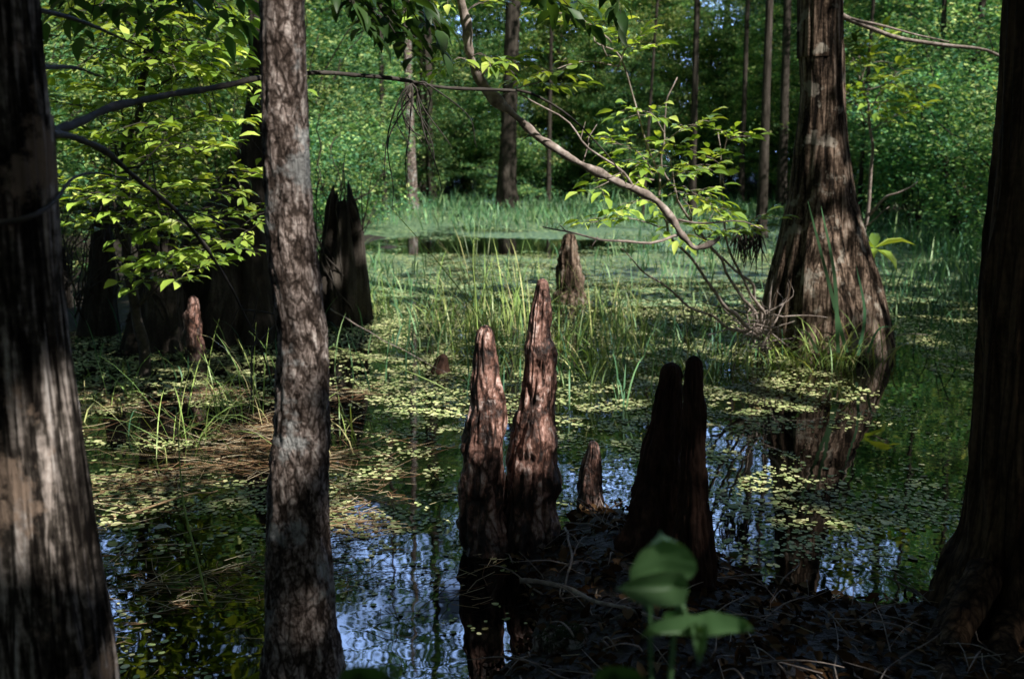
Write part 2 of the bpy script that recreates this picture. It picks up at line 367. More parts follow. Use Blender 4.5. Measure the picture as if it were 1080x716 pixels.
# ------------------------------------------------------------------ terrain + water
pond_px = [(-260, 372), (60, 352), (250, 342), (330, 300), (385, 262), (398, 226), (440, 214), (520, 209), (640, 211), (780, 213), (900, 222), (1000, 236), (1100, 262), (1300, 330)]
near_px = [(1500, 420), (1250, 520), (1090, 575), (1010, 612), (960, 648), (850, 632), (765, 618), (735, 585), (690, 560), (650, 538), (600, 540), (560, 575), (548, 640), (530, 716)]
pond = [G(*p)[:2] for p in pond_px] + [G(*p)[:2] for p in near_px] + [np.array(a) for a in [(-.02, 2.1), (-.9, 1.9), (-2.2, 1.6), (-5, 2.0), (-9, 4)]]
pond = np.array(pond)
def pond_sd(x, y):
    """signed distance to the shoreline: positive on land"""
    x = np.asarray(x, float); y = np.asarray(y, float)
    dmin = np.full(x.shape, 1e9); inside = np.zeros(x.shape, bool)
    n = len(pond)
    for i in range(n):
        a, b = pond[i], pond[(i + 1) % n]; e = b - a
        t = np.clip(((x - a[0]) * e[0] + (y - a[1]) * e[1]) / (e @ e), 0, 1)
        dmin = np.minimum(dmin, np.hypot(x - a[0] - t * e[0], y - a[1] - t * e[1]))
        c = ((a[1] > y) != (b[1] > y)) & (x < e[0] * (y - a[1]) / (e[1] if abs(e[1]) > 1e-9 else 1e-9) + a[0])
        inside ^= c
    return np.where(inside, -dmin, dmin)

def ground_z(x, y):
    sd = pond_sd(x, y)
    near = np.clip(1 - (y - 4) / 4, 0, 1)
    jit = (fbm(xy3(x, y, 2.2), 3, 5) - .5) * np.where(near > 0, .25, 1.6)
    s = sd + jit
    z = np.where(s > 0, np.minimum(s * .22, .05 + .05 * np.minimum(s, 6)), np.maximum(s * .35, -.35))
    z = z + (fbm(xy3(x, y, 5.0), 4, 9) - .5) * .07 * np.where(s > -.3, 1, .2)
    return z

def grid_axis(lo, hi, dense_lo, dense_hi, step):
    a = list(np.arange(dense_lo, dense_hi, step)); s = step; v = dense_hi
    while v < hi: a.append(v); s *= 1.18; v += s
    a.append(hi); s = step; v = dense_lo - step; pre = []
    while v > lo: pre.append(v); s *= 1.18; v -= s
    pre.append(lo)
    return np.array(pre[::-1] + a)
gx = grid_axis(-220, 220, -2.6, 2.6, .035); gy = grid_axis(-220, 260, 1.6, 5.0, .035)
X, Y = np.meshgrid(gx, gy, indexing='xy')
Z = ground_z(X, Y)
mb = MB(); nx, ny = len(gx), len(gy)
i, j = np.meshgrid(np.arange(nx - 1), np.arange(ny - 1))
q = np.stack([j * nx + i, j * nx + i + 1, (j + 1) * nx + i + 1, (j + 1) * nx + i], -1).reshape(-1, 4)
mb.add(np.stack([X, Y, Z], -1).reshape(-1, 3), q)
tag(mb.build('ground', M['soil']), kind='structure')
mb = MB(); mb.add([(-60, 0, 0), (60, 0, 0), (60, 70, 0), (-60, 70, 0)], [[0, 1, 2, 3]])
tag(mb.build('water', M['water']), kind='structure')

# ------------------------------------------------------------------ trunks
def trunk(mb, rows, sides=64, nring=160, disp=None, cap=True, ease=None):
    """rows: (x,y,z,r) from bottom to top"""
    rows = np.asarray(rows, float); c = catmull(rows, nring)
    if ease is not None: c = catmull(rows, nring)
    th = np.arange(sides) / sides * 2 * np.pi
    r = c[:, 3][:, None] * np.ones((1, sides))
    zz = c[:, 2][:, None] * np.ones((1, sides)); TH = th[None] * np.ones((nring, 1))
    if disp is not None: r = r * (1 + disp(TH, zz, r))
    V = np.stack([c[:, 0][:, None] + r * np.cos(TH), c[:, 1][:, None] + r * np.sin(TH), zz], -1)
    i = np.arange(nring - 1)[:, None]; j = np.arange(sides)[None]; k = (j + 1) % sides
    f = np.stack([i * sides + j, i * sides + k, (i + 1) * sides + k, (i + 1) * sides + j], -1).reshape(-1, 4)
    capf = (np.arange(sides) + (nring - 1) * sides)[None]
    mb.add(V.reshape(-1, 3), f, capf)

def cyl(TH, zz, a, b, s):
    return np.stack([np.cos(TH) * a, np.sin(TH) * a, zz * b], -1)

def rows_px(lst, Yd, base_z=-.15, base_w=None, top=None):
    """lst of (py, left, right) from top of picture to bottom -> rows bottom to top"""
    out = []
    for py, l, r_ in lst[::-1]:
        a, b = P(l, py, Yd), P(r_, py, Yd)
        c = (a + b) / 2; out.append([c[0], c[1], c[2], abs(b[0] - a[0]) / 2])
    b0 = out[0]
    if b0[2] > base_z + .05:
        out.insert(0, [b0[0], b0[1], base_z, base_w or b0[3] * 1.1])
    if top:
        t0 = out[-1]; t1 = out[-2]
        dx = (t0[0] - t1[0]) / (t0[2] - t1[2]); rr = t0[3]
        for f_ in (.4, .75, 1.0):
            z = t0[2] + (top - t0[2]) * f_
            out.append([t0[0] + dx * (z - t0[2]) * .6, t0[1] + .05 * f_, z, rr * (1 - .55 * f_)])
    return out

def bark_disp(seed, amp=.05, a=5, b=3, ridge=0.0, kr=11):
    def d(TH, zz, r):
        n = fbm(cyl(TH, zz, a, b, seed), 4, seed) - .5
        o = amp * 2 * n
        if ridge:
            ph = 2.5 * (fbm(cyl(TH, zz, 1.2, 1.5, seed), 3, seed + 5) - .5)
            rd = 1 - np.abs(np.sin((TH * kr) / 2 + ph * 3)) 
            o = o + ridge * (rd - .5)
        return o
    return d

trees_top = {}
# 1 left edge tree
LY = 1.75
rows = rows_px([(0, -40, 38), (130, -32, 52), (300, -24, 62), (430, -18, 78), (580, -14, 100), (716, -10, 120)], LY, -.1, .12, top=7.5)
tL = thing('tree', 'thick grey ridged trunk cropped by the picture edge beside the slim mottled tree', 'tree', (rows[0][0], LY, 0))
mb = MB(); trunk(mb, rows, 128, 300, bark_disp(11, .04, 6, 2, .075, 22)); mb.build('trunk', M['bark_left'], tL)
rowsL = rows
# 2 slim tree
SY = 2.15
rows = rows_px([(0, 272, 322), (90, 274, 325), (200, 277, 330), (270, 281, 336), (350, 291, 347), (400, 290, 349), (450, 287, 350), (500, 282, 348), (560, 279, 350), (640, 277, 356), (716, 274, 366)], SY, -.1, .10, top=7.0)
tS = thing('tree', 'slim mottled grey brown trunk standing alone in the dark water', 'tree', (rows[0][0], SY, 0))
rows = [[a_, b_, c_, d_ * .93] for a_, b_, c_, d_ in rows]
def slim_disp(TH, zz, r):
    n = fbm(cyl(TH, zz, 3, 12, 3), 4, 21) - .5
    fl = np.clip(vnoise(cyl(TH, zz, 5, 22, 3), 9) * 2 - 1, -.25, .4)
    fk = fbm(cyl(TH, zz, 6, 45, 8), 3, 33); return .10 * n + .07 * fl + .10 * np.clip(fk - .5, -.12, .12) * 2
mb = MB(); trunk(mb, rows, 112, 420, slim_disp); mb.build('trunk', M['bark_slim'], tS)
rowsS = rows
# 3 big cypress
BY = 7.0
rows = rows_px([(0, 842, 888), (50, 843, 889), (100, 845, 890), (150, 840, 893), (200, 834, 899), (250, 824, 910), (300, 813, 924), (345, 806, 934), (372, 802, 938)], BY, -.25, .50, top=12)
tB = thing('cypress_tree', 'big cypress with flared fluted reddish base standing in the pond', 'tree', (rows[0][0], BY, 0))
def flute(seed, k=7, amp=.22, zb=1.3):
    def d(TH, zz, r):
        g = np.clip(1 - zz / zb, 0, 1) ** 1.0
        ph = 2.2 * (fbm(cyl(TH, zz, .8, .7, seed), 2, seed) - .5)
        fl = np.abs(np.sin(k * TH / 2 + ph * 2)) ** .7 - .6
        fl2 = np.abs(np.sin(k * 2.5 * TH / 2 + ph * 3 + 1)) - .5
        n = fbm(cyl(TH, zz, 5, 1.6, seed), 4, seed + 2) - .5
        return fl * amp * g + fl2 * .05 * (g * .8 + .35) + n * .14
    return d
mb = MB(); trunk(mb, rows, 180, 300, flute(31, 8, .20, 1.6)); mb.build('trunk', M['cypress'], tB)
rowsB = rows
# branch on it
mb = MB()
z0 = P(886, 17, BY)
cb = tube(mb, [P(880, 14, BY), z0, P(915, 28, 6.9), P(942, 38, 6.8), P(990, 46, 6.7), P(1030, 52, 6.6), P(1062, 60, 6.5)], .022, .008, 8, wob=.03, rough=.3, seed=4)
tube(mb, [P(898, 20, 6.95), P(930, 25, 6.85), P(965, 36, 6.8), P(1000, 45, 6.7)], .010, .004, 6, wob=.03, seed=5)
mb.build('branch', M['twig'], tB)
# 4 right edge tree
RY = 2.75
rows = rows_px([(0, 1063, 1145), (150, 1053, 1146), (300, 1040, 1150), (450, 1032, 1158), (560, 1021, 1168), (600, 1004, 1185), (640, 990, 1200)], RY, -.1, .33, top=8.0)
tR = thing('tree', 'dark furrowed brown trunk with root flare at the right bank', 'tree', (rows[0][0], RY, 0))
mb = MB(); trunk(mb, rows, 128, 300, bark_disp(51, .07, 4, 2.5, .09, 16)); mb.build('trunk', M['bark_right'], tR)
rowsR = rows
for k, (pts, r0) in enumerate([([P(1020, 610, 2.7), P(985, 650, 2.5), P(950, 690, 2.35)], .05), ([P(1040, 600, 2.65), P(1010, 660, 2.4), P(990, 715, 2.2)], .055), ([P(1060, 640, 2.6), P(1070, 690, 2.3), P(1075, 730, 2.0)], .05)]):
    for p in pts[1:]: p[2] = ground_z(np.array([p[0]]), np.array([p[1]]))[0] - .025
    mb = MB(); tube(mb, pts, r0 * .8, r0 * .4, 16, 40, wob=.05, rough=.5, seed=60 + k); mb.build('root', M['bark_right'], tR)

# 5 knees
def knee_rows(lst, Yd, depth=1.0):
    out = rows_px(lst, Yd, -.15)
    return out
def knee_disp(seed, lump=.30, vert=.13):
    def d(TH, zz, r):
        n = fbm(cyl(TH, zz, 1.1, 13, seed), 3, seed) - .5
        v = fbm(cyl(TH, zz, 3.2, 5, seed), 4, seed + 7) - .5
        f = fbm(cyl(TH, zz, 8, 40, seed), 3, seed + 9) - .5
        cr = -np.clip(.16 - np.abs(fbm(cyl(TH, zz, 3.0, 4, seed), 3, seed + 20) - .5), 0, .16) * 1.3
        return lump * n * 1.6 + vert * v * 2.2 + .12 * f + cr
    return d
def knee(lst, Yd, label, mat, seed, name='cypress_knee', top=None, group=None, sides=96, rings=220, parts=True):
    rows = knee_rows(lst, Yd)
    t = thing(name, label, 'cypress knee', (rows[0][0], Yd, 0), group)
    mb = MB(); trunk(mb, rows, sides, rings, knee_disp(seed)); mb.build('body', mat, t)
    return t, rows
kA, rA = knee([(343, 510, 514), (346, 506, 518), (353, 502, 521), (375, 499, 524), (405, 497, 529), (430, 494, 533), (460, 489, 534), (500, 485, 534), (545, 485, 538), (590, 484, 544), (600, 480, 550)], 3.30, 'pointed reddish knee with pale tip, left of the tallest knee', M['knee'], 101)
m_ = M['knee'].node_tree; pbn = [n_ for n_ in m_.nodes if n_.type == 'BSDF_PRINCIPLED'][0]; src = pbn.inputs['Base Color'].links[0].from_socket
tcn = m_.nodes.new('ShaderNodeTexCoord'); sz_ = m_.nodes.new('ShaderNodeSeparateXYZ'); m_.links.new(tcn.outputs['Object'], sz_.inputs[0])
wz = m_.nodes.new('ShaderNodeMapRange'); wz.inputs[1].default_value = .02; wz.inputs[2].default_value = .22; wz.inputs[3].default_value = .3; wz.inputs[4].default_value = 1.0; m_.links.new(sz_.outputs[2], wz.inputs[0])  # darkens the knee foot: wet stain with base shade painted in
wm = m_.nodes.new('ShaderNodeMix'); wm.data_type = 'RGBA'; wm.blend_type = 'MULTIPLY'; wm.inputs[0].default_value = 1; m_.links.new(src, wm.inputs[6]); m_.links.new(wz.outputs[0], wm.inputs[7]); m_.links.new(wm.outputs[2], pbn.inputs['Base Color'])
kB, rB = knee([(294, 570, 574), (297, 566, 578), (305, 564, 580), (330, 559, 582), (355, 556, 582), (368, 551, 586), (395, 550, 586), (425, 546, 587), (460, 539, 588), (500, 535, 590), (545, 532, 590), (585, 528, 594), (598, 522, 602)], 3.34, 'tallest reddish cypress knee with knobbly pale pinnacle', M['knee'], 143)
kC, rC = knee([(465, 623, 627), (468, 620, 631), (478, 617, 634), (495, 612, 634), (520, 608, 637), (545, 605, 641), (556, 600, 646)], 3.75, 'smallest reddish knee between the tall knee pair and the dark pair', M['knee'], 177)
kD, rD = knee([(382, 706, 711), (386, 700, 717), (396, 694, 721), (420, 689, 720), (450, 683, 720), (480, 674, 722), (520, 665, 727), (560, 655, 742), (600, 648, 748), (615, 640, 755)], 3.15, 'broad dark blunt knee in shade beside the narrow shaded spike knee', M['knee_shaded'], 211)
kE, rE = knee([(375, 730, 734), (379, 725, 739), (390, 722, 742), (420, 719, 744), (460, 717, 746), (500, 715, 748), (560, 713, 753), (610, 711, 758), (650, 706, 764)], 2.85, 'narrow shaded spike shaped knee nearest the blurred leaves', M['knee_shaded'], 243)
kF, _ = knee([(246, 598, 603), (249, 594, 608), (262, 590, 610), (285, 587, 614), (305, 585, 618), (322, 581, 624)], 9.2, 'brown blunt knee rising from the duckweed beyond the tallest knee', M['cypress'], 261, sides=64, rings=90)
kG, _ = knee([(312, 201, 205), (316, 198, 209), (326, 197, 211), (333, 194, 212), (345, 194, 214), (358, 193, 215)], 6.6, 'small sunlit pinkish knee in front of the dark fluted stump', M['knee'], 281, sides=48, rings=60)
kH, _ = knee([(373, 465, 469), (377, 461, 472), (386, 457, 473), (396, 454, 475)], 6.2, 'tiny dark knee among floating pads behind the reddish knees', M['knee_shaded'], 291, sides=32, rings=40)

# left dark cypresses
def fluted_tree(lst, Yd, label, seed, top, k=8, amp=.22, zb=1.4, name='cypress_tree', mat='cypress'):
    rows = rows_px(lst, Yd, -.2, top=top)
    t = thing(name, label, 'tree' if top else 'stump', (rows[0][0], Yd, 0))
    mb = MB(); trunk(mb, rows, 120, 160, flute(seed, k, amp, zb))
    if top is None:
        V = mb.v[0]; zt = rows[-1][2]; q_ = V.copy(); c_ = np.array(rows[-1][:2]); an = np.arctan2(V[:, 1] - c_[1], V[:, 0] - c_[0])
        tt_ = np.clip((V[:, 2] - .35 * zt) / (.65 * zt), 0, 1)
        V[:, 2] += (fbm(np.stack([np.cos(an) * 2.6, np.sin(an) * 2.6, an * 0 + seed], -1), 3, seed) - .62) * 1.3 * zt * .7 * tt_
        r2 = np.random.default_rng(seed)
        for j in range(28):
            an_ = r2.uniform(0, 6.28); rr_ = rows[2][3] * r2.uniform(.7, 1.1) if len(rows) > 2 else .1
            a_ = [rows[1][0] + math.cos(an_) * rr_, rows[1][1] + math.sin(an_) * rr_, r2.uniform(-.05, .3)]
            e_ = [rows[-1][0] + r2.normal() * rr_ * 1.0, rows[-1][1] + r2.normal() * .2, zt * r2.uniform(.6, 1.35)]
            w_ = MB(); tube(w_, [a_, (np.array(a_) + e_) / 2 + r2.normal(size=3) * .06, e_], .008, .003, 5, 18, wob=.08, seed=j)
            if j % 4 == 0: vine = MB()
            vine.v += [v_ for v_ in w_.v]; vine.l += [l_ + vine.n for l_ in w_.l]; vine.t += w_.t; vine.n += w_.n
            if j % 4 == 3: vine.build('vine', M['twig_dark'], t)
    mb.build('trunk', M[mat], t)
    return t, rows
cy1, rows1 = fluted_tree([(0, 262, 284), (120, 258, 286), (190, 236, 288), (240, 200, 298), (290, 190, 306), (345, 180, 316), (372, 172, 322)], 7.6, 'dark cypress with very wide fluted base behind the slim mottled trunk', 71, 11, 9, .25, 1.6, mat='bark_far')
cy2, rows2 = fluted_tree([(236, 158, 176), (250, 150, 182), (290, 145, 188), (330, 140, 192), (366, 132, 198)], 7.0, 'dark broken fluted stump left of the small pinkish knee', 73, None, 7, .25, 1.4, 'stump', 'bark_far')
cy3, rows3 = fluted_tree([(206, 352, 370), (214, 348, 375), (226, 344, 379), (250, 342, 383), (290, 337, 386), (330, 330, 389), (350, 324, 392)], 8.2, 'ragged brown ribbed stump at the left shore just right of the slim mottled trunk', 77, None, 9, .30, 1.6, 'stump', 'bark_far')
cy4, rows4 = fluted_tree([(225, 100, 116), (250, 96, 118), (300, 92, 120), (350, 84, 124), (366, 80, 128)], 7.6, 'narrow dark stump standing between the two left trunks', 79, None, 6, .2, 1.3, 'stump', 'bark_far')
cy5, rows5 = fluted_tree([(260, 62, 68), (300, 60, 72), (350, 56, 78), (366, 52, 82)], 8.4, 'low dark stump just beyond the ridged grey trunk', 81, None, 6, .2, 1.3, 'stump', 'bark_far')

# ------------------------------------------------------------------ unseen shading canopy overhead, its gaps carved to place the sun spots
lit = []       # (point, radius)
def add_lit(px, py, Yd, r): lit.append((P(px, py, Yd), r))
for py in range(350, 440, 12): add_lit(516 + (py - 350) * .05, py, 3.2, .030)
for py in range(300, 440, 12): add_lit(572, py, 3.24, .034)
for px, py in ((524, 448), (585, 470)): add_lit(px, py, 3.22, -.03)
dark = []
def add_dark(px, py, Yd, r): dark.append((P(px, py, Yd), r))
for py in range(490, 600, 14): add_dark(508, py, 3.25, .10); add_dark(560, py, 3.25, .10)
for py in range(385, 640, 16): add_dark(702, py, 3.1, .13); add_dark(732, py, 2.8, .09)
for py in range(60, 380, 24): add_dark(858 - max(0, py - 200) * .12, py, 6.9, .14)
for py in range(230, 380, 24): add_dark(870, py, 6.8, .2)
for py in range(230, 360, 24): add_dark(346, py, 8.0, .18)
for px in range(90, 320, 30):
    for py in (230, 270, 310, 350): add_dark(px, py, 7.2, .28)
for py in range(0, 660, 24): add_dark(1062 + (20 if py < 500 else 0), py, 2.65, .10)
for py in range(0, 400, 24): add_dark(14, py, LY, .06)
for py in range(400, 716, 24): add_dark(20, py, LY, .05)
for py in range(470, 716, 18): add_dark(310, py, SY, .045)
for py in range(0, 716, 18): add_dark(282, py, SY, .014)
for py in range(592, 730, 20): add_dark(60, py, LY - .1, .07); add_dark(90, py, LY - .1, .05)
for py in range(200, 400, 20): add_dark(50, py, LY - .1, .05)
add_dark(465, 385, 6.1, .12)
for py in (510, 530, 550): add_dark(622, py, 3.7, .05)
for py in (390, 402): add_dark(318, py, SY, .05)
add_lit(625, 470, 3.7, .015); add_lit(633, 500, 3.68, -.03)
for px_, py, r_ in ((54, 440, .03), (60, 470, .045), (66, 500, .045), (72, 530, .035), (66, 556, .015)): add_lit(px_, py, LY - .1, r_)
for px_, py, r_ in ((306, 5, .02), (308, 35, .02), (304, 65, .015), (302, 105, .025), (306, 135, .015), (310, 165, .02), (316, 200, .012), (312, 240, .02), (318, 262, .01), (334, 335, .02), (338, 360, .018), (326, 375, .01), (318, 420, .006), (326, 470, .004)): add_lit(px_, py, SY - .07, r_)
for px_, py, r_ in ((872, 10, .05), (868, 40, .07), (872, 80, .06), (865, 120, .04), (880, 150, .05), (884, 190, .05), (862, 95, .05)): add_lit(px_, py, BY - .2, r_)
for py in range(225, 380, 16): add_lit(893 + (py - 225) * .24, py, BY - .35, .06)
for px, py in ((600, 260), (600, 300)): add_lit(px, py, 9.1, .25)
add_lit(203, 330, 6.5, .09); add_lit(165, 290, 6.9, .08); add_lit(350, 290, 8.0, .06)
for a in range(0, 11):   # the curved branch
    add_lit(490 + a * 26, 30 + a * 23, 4.3, .10)
for px, py in ((640, 60), (600, 30), (690, 130), (660, 200), (720, 190), (770, 150), (760, 240), (630, 210), (740, 120), (700, 230), (580, 130), (700, 180), (650, 130), (760, 200)): add_lit(px, py, 4.9, .3)
for px, py in ((230, 200), (200, 240), (250, 260), (270, 180), (130, 190), (150, 60), (100, 150), (200, 150), (265, 235), (120, 110), (90, 230), (180, 100), (240, 130)): add_lit(px, py, 4.9, .24)
for px, py in ((920, 90), (930, 240), (900, 120), (915, 180)): add_lit(px, py, 7.2, .25)
for px, py, r_ in ((860, 300, .3), (870, 250, .2), (840, 350, .3)): add_lit(px, py, 6.5, r_)
add_lit(735, 660, .95, -.01); add_lit(690, 618, .93, -.025); add_lit(712, 582, .95, -.035)
for px_, py, r_ in ((1068, 250, -.02), (1052, 420, -.02), (1074, 120, -.01), (1050, 330, -.03), (1060, 500, -.03), (1070, 60, -.03)): add_lit(px_, py, RY - .1, r_)
LP = np.array([l[0] for l in lit]); LR = np.array([l[1] for l in lit])

def open_prob(gx_, gy_):
    """share of light let through above the ground point"""
    q = np.stack([gx_, gy_, np.zeros_like(gx_)], -1); px, py = to_px(q)
    def g(cx, cy, sx, sy): return np.exp(-((px - cx) / sx) ** 2 - ((py - cy) / sy) ** 2)
    o = .05 + .75 * g(640, 340, 210, 60) + .75 * g(880, 415, 130, 28) + 1.15 * g(210, 465, 170, 80) + .75 * g(440, 480, 110, 70) + .75 * g(800, 500, 60, 60) + .8 * g(480, 300, 150, 50) + .35 * g(190, 400, 130, 25)
    o = o - .7 * g(180, 350, 130, 22) - .5 * g(560, 590, 80, 40) - .8 * g(560, 690, 140, 40) - .6 * g(980, 650, 90, 60) - .8 * g(320, 660, 60, 90)
    o = np.where(gy_ > 6.5, o + .4 * np.clip((gy_ - 6.5) / 3, 0, 1), o)
    return np.clip(o, 0, .92)

def carved_canopy_points(n, x0, x1, y0, y1, zlo, zhi):
    p = np.stack([rng.uniform(x0, x1, n), rng.uniform(y0, y1, n), rng.uniform(zlo, zhi, n)], -1)
    t = p[:, 2] / SUN[2]
    gx_, gy_ = p[:, 0] - SUN[0] * t, p[:, 1] - SUN[1] * t
    op = open_prob(gx_, gy_)
    nz = fbm(xy3(gx_, gy_, 4.2), 3, 77)
    nz = np.clip((nz - .5) * 3.0 + .5, .03, 1)
    keep = nz > op
    for P0, r0 in dark:
        d = p - P0; a = d @ SUN; dist = np.linalg.norm(d - a[:, None] * SUN, axis=1)
        keep |= (dist < r0 + .05) & (a > 0)
    for P0, r0 in zip(LP, LR):
        d = p - P0; a = d @ SUN; dist = np.linalg.norm(d - a[:, None] * SUN, axis=1)
        keep &= ~((dist < r0 + .06) & (a > 0))
    return p[keep]

crowns = {}
hosts = {'L': (tL, rowsL), 'S': (tS, rowsS), 'B': (tB, rowsB), 'R': (tR, rowsR)}
pts = carved_canopy_points(170000, -5.0, 12.5, -10.5, 6.5, 6.3, 8.8)
# unseen trees added as shade casters to carry the rest of the roof
def shade_tree(x, y, label):
    t = thing('tree', label, 'tree', (x, y, 0))
    rows = [[x, y, -.1, .24], [x, y, .6, .17], [x + .05, y, 3, .14], [x + .1, y - .05, 6, .11], [x + .15, y, 9, .05]]
    mb = MB(); trunk(mb, rows, 40, 80, bark_disp(90, .06, 4, 2, .05, 12)); mb.build('trunk', M['bark_right'], t)
    return t, rows
hosts['C'] = shade_tree(5.2, 1.6, 'added broad crowned shade tree, unseen outside the right frame edge')
hosts['D'] = shade_tree(2.6, -3.4, 'added shade tree with broad crown, unseen behind the viewpoint')
hosts['E'] = shade_tree(8.5, -4.5, 'added tall shade tree, unseen farther out behind the right bank')
hk = list(hosts)
hx = np.array([[hosts[k][1][-1][0], hosts[k][1][-1][1]] for k in hk])
own = np.argmin(np.linalg.norm(pts[:, None, :2] - hx[None], axis=2), axis=1)
for n_, k in enumerate(hk):
    q = pts[own == n_]; host, rws = hosts[k]
    mb = MB(); leaves_n = len(q)
    if leaves_n:
        cd = rdir(leaves_n, .35); cards(mb, q - cd * .08, cd, norm(rdir(leaves_n, .4) * .8 + np.array([0, 0, 1])), rng.uniform(.13, .20, leaves_n), rng.uniform(.09, .13, leaves_n))
    mb.build('crown', M['leaf_top'], host)  # shading roof out of view, shaped around the lit targets
    mb = MB(); top = np.array(rws[-1][:3])
    for b in range(9):
        if not leaves_n: break
        e = q[rng.integers(leaves_n)]
        cc = catmull(np.array(rws)[:, :3], 80); cc = cc[cc[:, 2] > min(5.6, cc[-1, 2] - .5)]; s = cc[rng.integers(len(cc))]
        tube(mb, [s, (s + e) / 2 + [0, 0, .3], e], .035, .008, 6, 14, wob=.15, seed=b)
    mb.build('limb', M['bark_far'], host)

# ------------------------------------------------------------------ sprays of distinct leaves
def spray(wood, fol, a, b, sag=.05, nsub=7, sub=.22, ll=.075, ratio=.5, r=.005, flat=1.0, seed=0, per=5, tipleaf=True):
    rr = np.random.default_rng(seed)
    a, b = np.asarray(a, float), np.asarray(b, float); L = np.linalg.norm(b - a)
    mid = (a + b) / 2 + [0, 0, sag]
    c = tube(wood, [a, mid, b], r, r * .35, 5, 16, wob=.04 * L, seed=seed)
    pos, dr, up, ln = [], [], [], []
    def leafrow(p0, d0, length, n):
        side = norm(np.cross(d0, [0, 0, 1]))
        for k in range(n):
            t = (k + .6) / n; sgn = 1 if k % 2 else -1
            p = p0 + d0 * length * t - np.array([0, 0, .12 * length * t * t])
            dd = norm(d0 * rr.uniform(.5, .9) + side * sgn * rr.uniform(.6, 1) + np.array([0, 0, rr.uniform(-.35, .12)]))
            pos.append(p); dr.append(dd); up.append(norm(np.array([rr.normal() * .35, rr.normal() * .35, 1]))); ln.append(ll * rr.uniform(.35, 1.25) * (1 - .2 * t))
        pos.append(p0 + d0 * length); dr.append(norm(d0 + np.array([0, 0, -.2]))); up.append(np.array([rr.normal() * .3, rr.normal() * .3, 1.])); ln.append(ll)
    md = norm(b - a)
    for k in range(nsub):
        t = .25 + .75 * (k + rr.uniform(.2, .8)) / nsub; p = c[min(15, int(t * 15))]
        side = norm(np.cross(md, [0, 0, 1])) * (1 if k % 2 else -1)
        d0 = norm(md * rr.uniform(.3, .9) + side * rr.uniform(.5, 1.1) + np.array([0, 0, rr.uniform(-.35, .3)]) * flat)
        sl = sub * rr.uniform(.6, 1.25) * (1.1 - .4 * t)
        tube(wood, [p, p + d0 * sl * .5 + [0, 0, .01], p + d0 * sl - np.array([0, 0, .12 * sl])], r * .45, r * .2, 4, 5)
        leafrow(p, d0, sl, per)
    leafrow(b, md, sub * .6, per)
    ln = np.array(ln)
    leaves(fol, np.array(pos), np.array(dr), np.array(up), ln, ln * ratio * rr.uniform(.85, 1.15, len(ln)), 1.0)

# left understorey tree, whose sprays catch the sun
base = np.array([*P(150, 300, 6.1)[:2], 0.0]); base[2] = -.05
t = thing('understory_tree', 'slender young tree with sunlit yellow green sprays before the dark stumps', 'tree', base)
wood, fol = MB(), MB()
s0 = catmull([base, P(140, 290, 6.0), P(128, 200, 5.8), P(150, 90, 5.5), P(175, 0, 5.3), P(190, -60, 5.2)], 30)
tube(wood, s0[::5], .035, .012, 8, 50, wob=.05, rough=.2)
rr = np.random.default_rng(3)
ends = [(236, 205, 4.9), (205, 235, 4.8), (258, 262, 4.7), (272, 182, 4.9), (270, 240, 4.6), (150, 200, 4.9), (95, 235, 5.1), (110, 150, 5), (205, 155, 5), (250, 130, 4.8), (130, 105, 4.9), (185, 75, 4.7), (90, 70, 4.8), (150, 40, 4.6), (240, 60, 4.6), (75, 190, 5), (180, 265, 4.9), (225, 275, 4.7), (100, 20, 4.6), (255, 15, 4.6), (215, 30, 5), (70, 120, 5.2), (165, 130, 4.6), (230, 165, 4.4), (120, 210, 4.6), (60, 40, 4.9), (285, 95, 5.0), (190, 190, 4.6), (258, 220, 5.0)]
for k, (ex, ey, ed) in enumerate(ends):
    ex += rr.normal() * 6; ey += rr.normal() * 5
    e = P(ex, ey, ed); s = s0[int(np.clip(30 * (1 - (ey + 60) / 400) - rr.uniform(0, 4), 4, 29))]
    spray(wood, fol, s, e, .12, 10, .27, .098, .5, .006, seed=300 + k, per=5)
for k in range(34):      # smaller filler leaves deeper in
    e = P(rr.uniform(60, 285), rr.uniform(-30, 200), rr.uniform(5.2, 6.6)); s = s0[rr.integers(12, 29)]
    spray(wood, fol, s, e, .1, 6, .3, .07, .5, .004, seed=400 + k, per=4)
wood.build('stem', M['twig_dark'], t); fol.build('foliage', M['leaf_sun'], t)

# shrub in the middle right: thin stems rising from the brush left of the big cypress
base = np.array([*G(806, 366)[:2], 0.]); base[1] = 6.3; base[0] = P(800, 366, 6.3)[0]
t = thing('shrub', 'airy bush with pale green leaves and tangled bare stems left of big cypress', 'shrub', base)
wood, fol = MB(), MB()
stems = [[(800, 352, 6.2), (770, 330, 5.8), (735, 285, 5.4), (700, 240, 5.1), (688, 180, 5.0), (655, 70, 4.9), (630, 40, 4.9)],
         [(802, 350, 6.2), (778, 300, 5.9), (745, 250, 5.5), (712, 200, 5.2), (700, 140, 5.1), (712, 80, 5.1)],
         [(803, 350, 6.2), (800, 320, 6.1), (770, 260, 5.7), (765, 200, 5.6), (762, 140, 5.6)],
         [(800, 355, 6.2), (760, 340, 5.9), (700, 300, 5.4), (655, 262, 5.1)],
         [(800, 352, 6.2), (790, 300, 6), (742, 262, 5.6), (722, 215, 5.3)],
         [(804, 350, 6.2), (812, 310, 6.1), (818, 290, 6.1)],
         [(800, 355, 6.2), (775, 330, 6), (740, 316, 5.8)],
         [(798, 356, 6.2), (770, 345, 6), (745, 350, 5.8)]]
for k, s in enumerate(stems):
    tube(wood, [P(*q_) for q_ in s], .011 if k < 5 else .007, .003, 6, wob=.06, rough=.2, seed=500 + k)
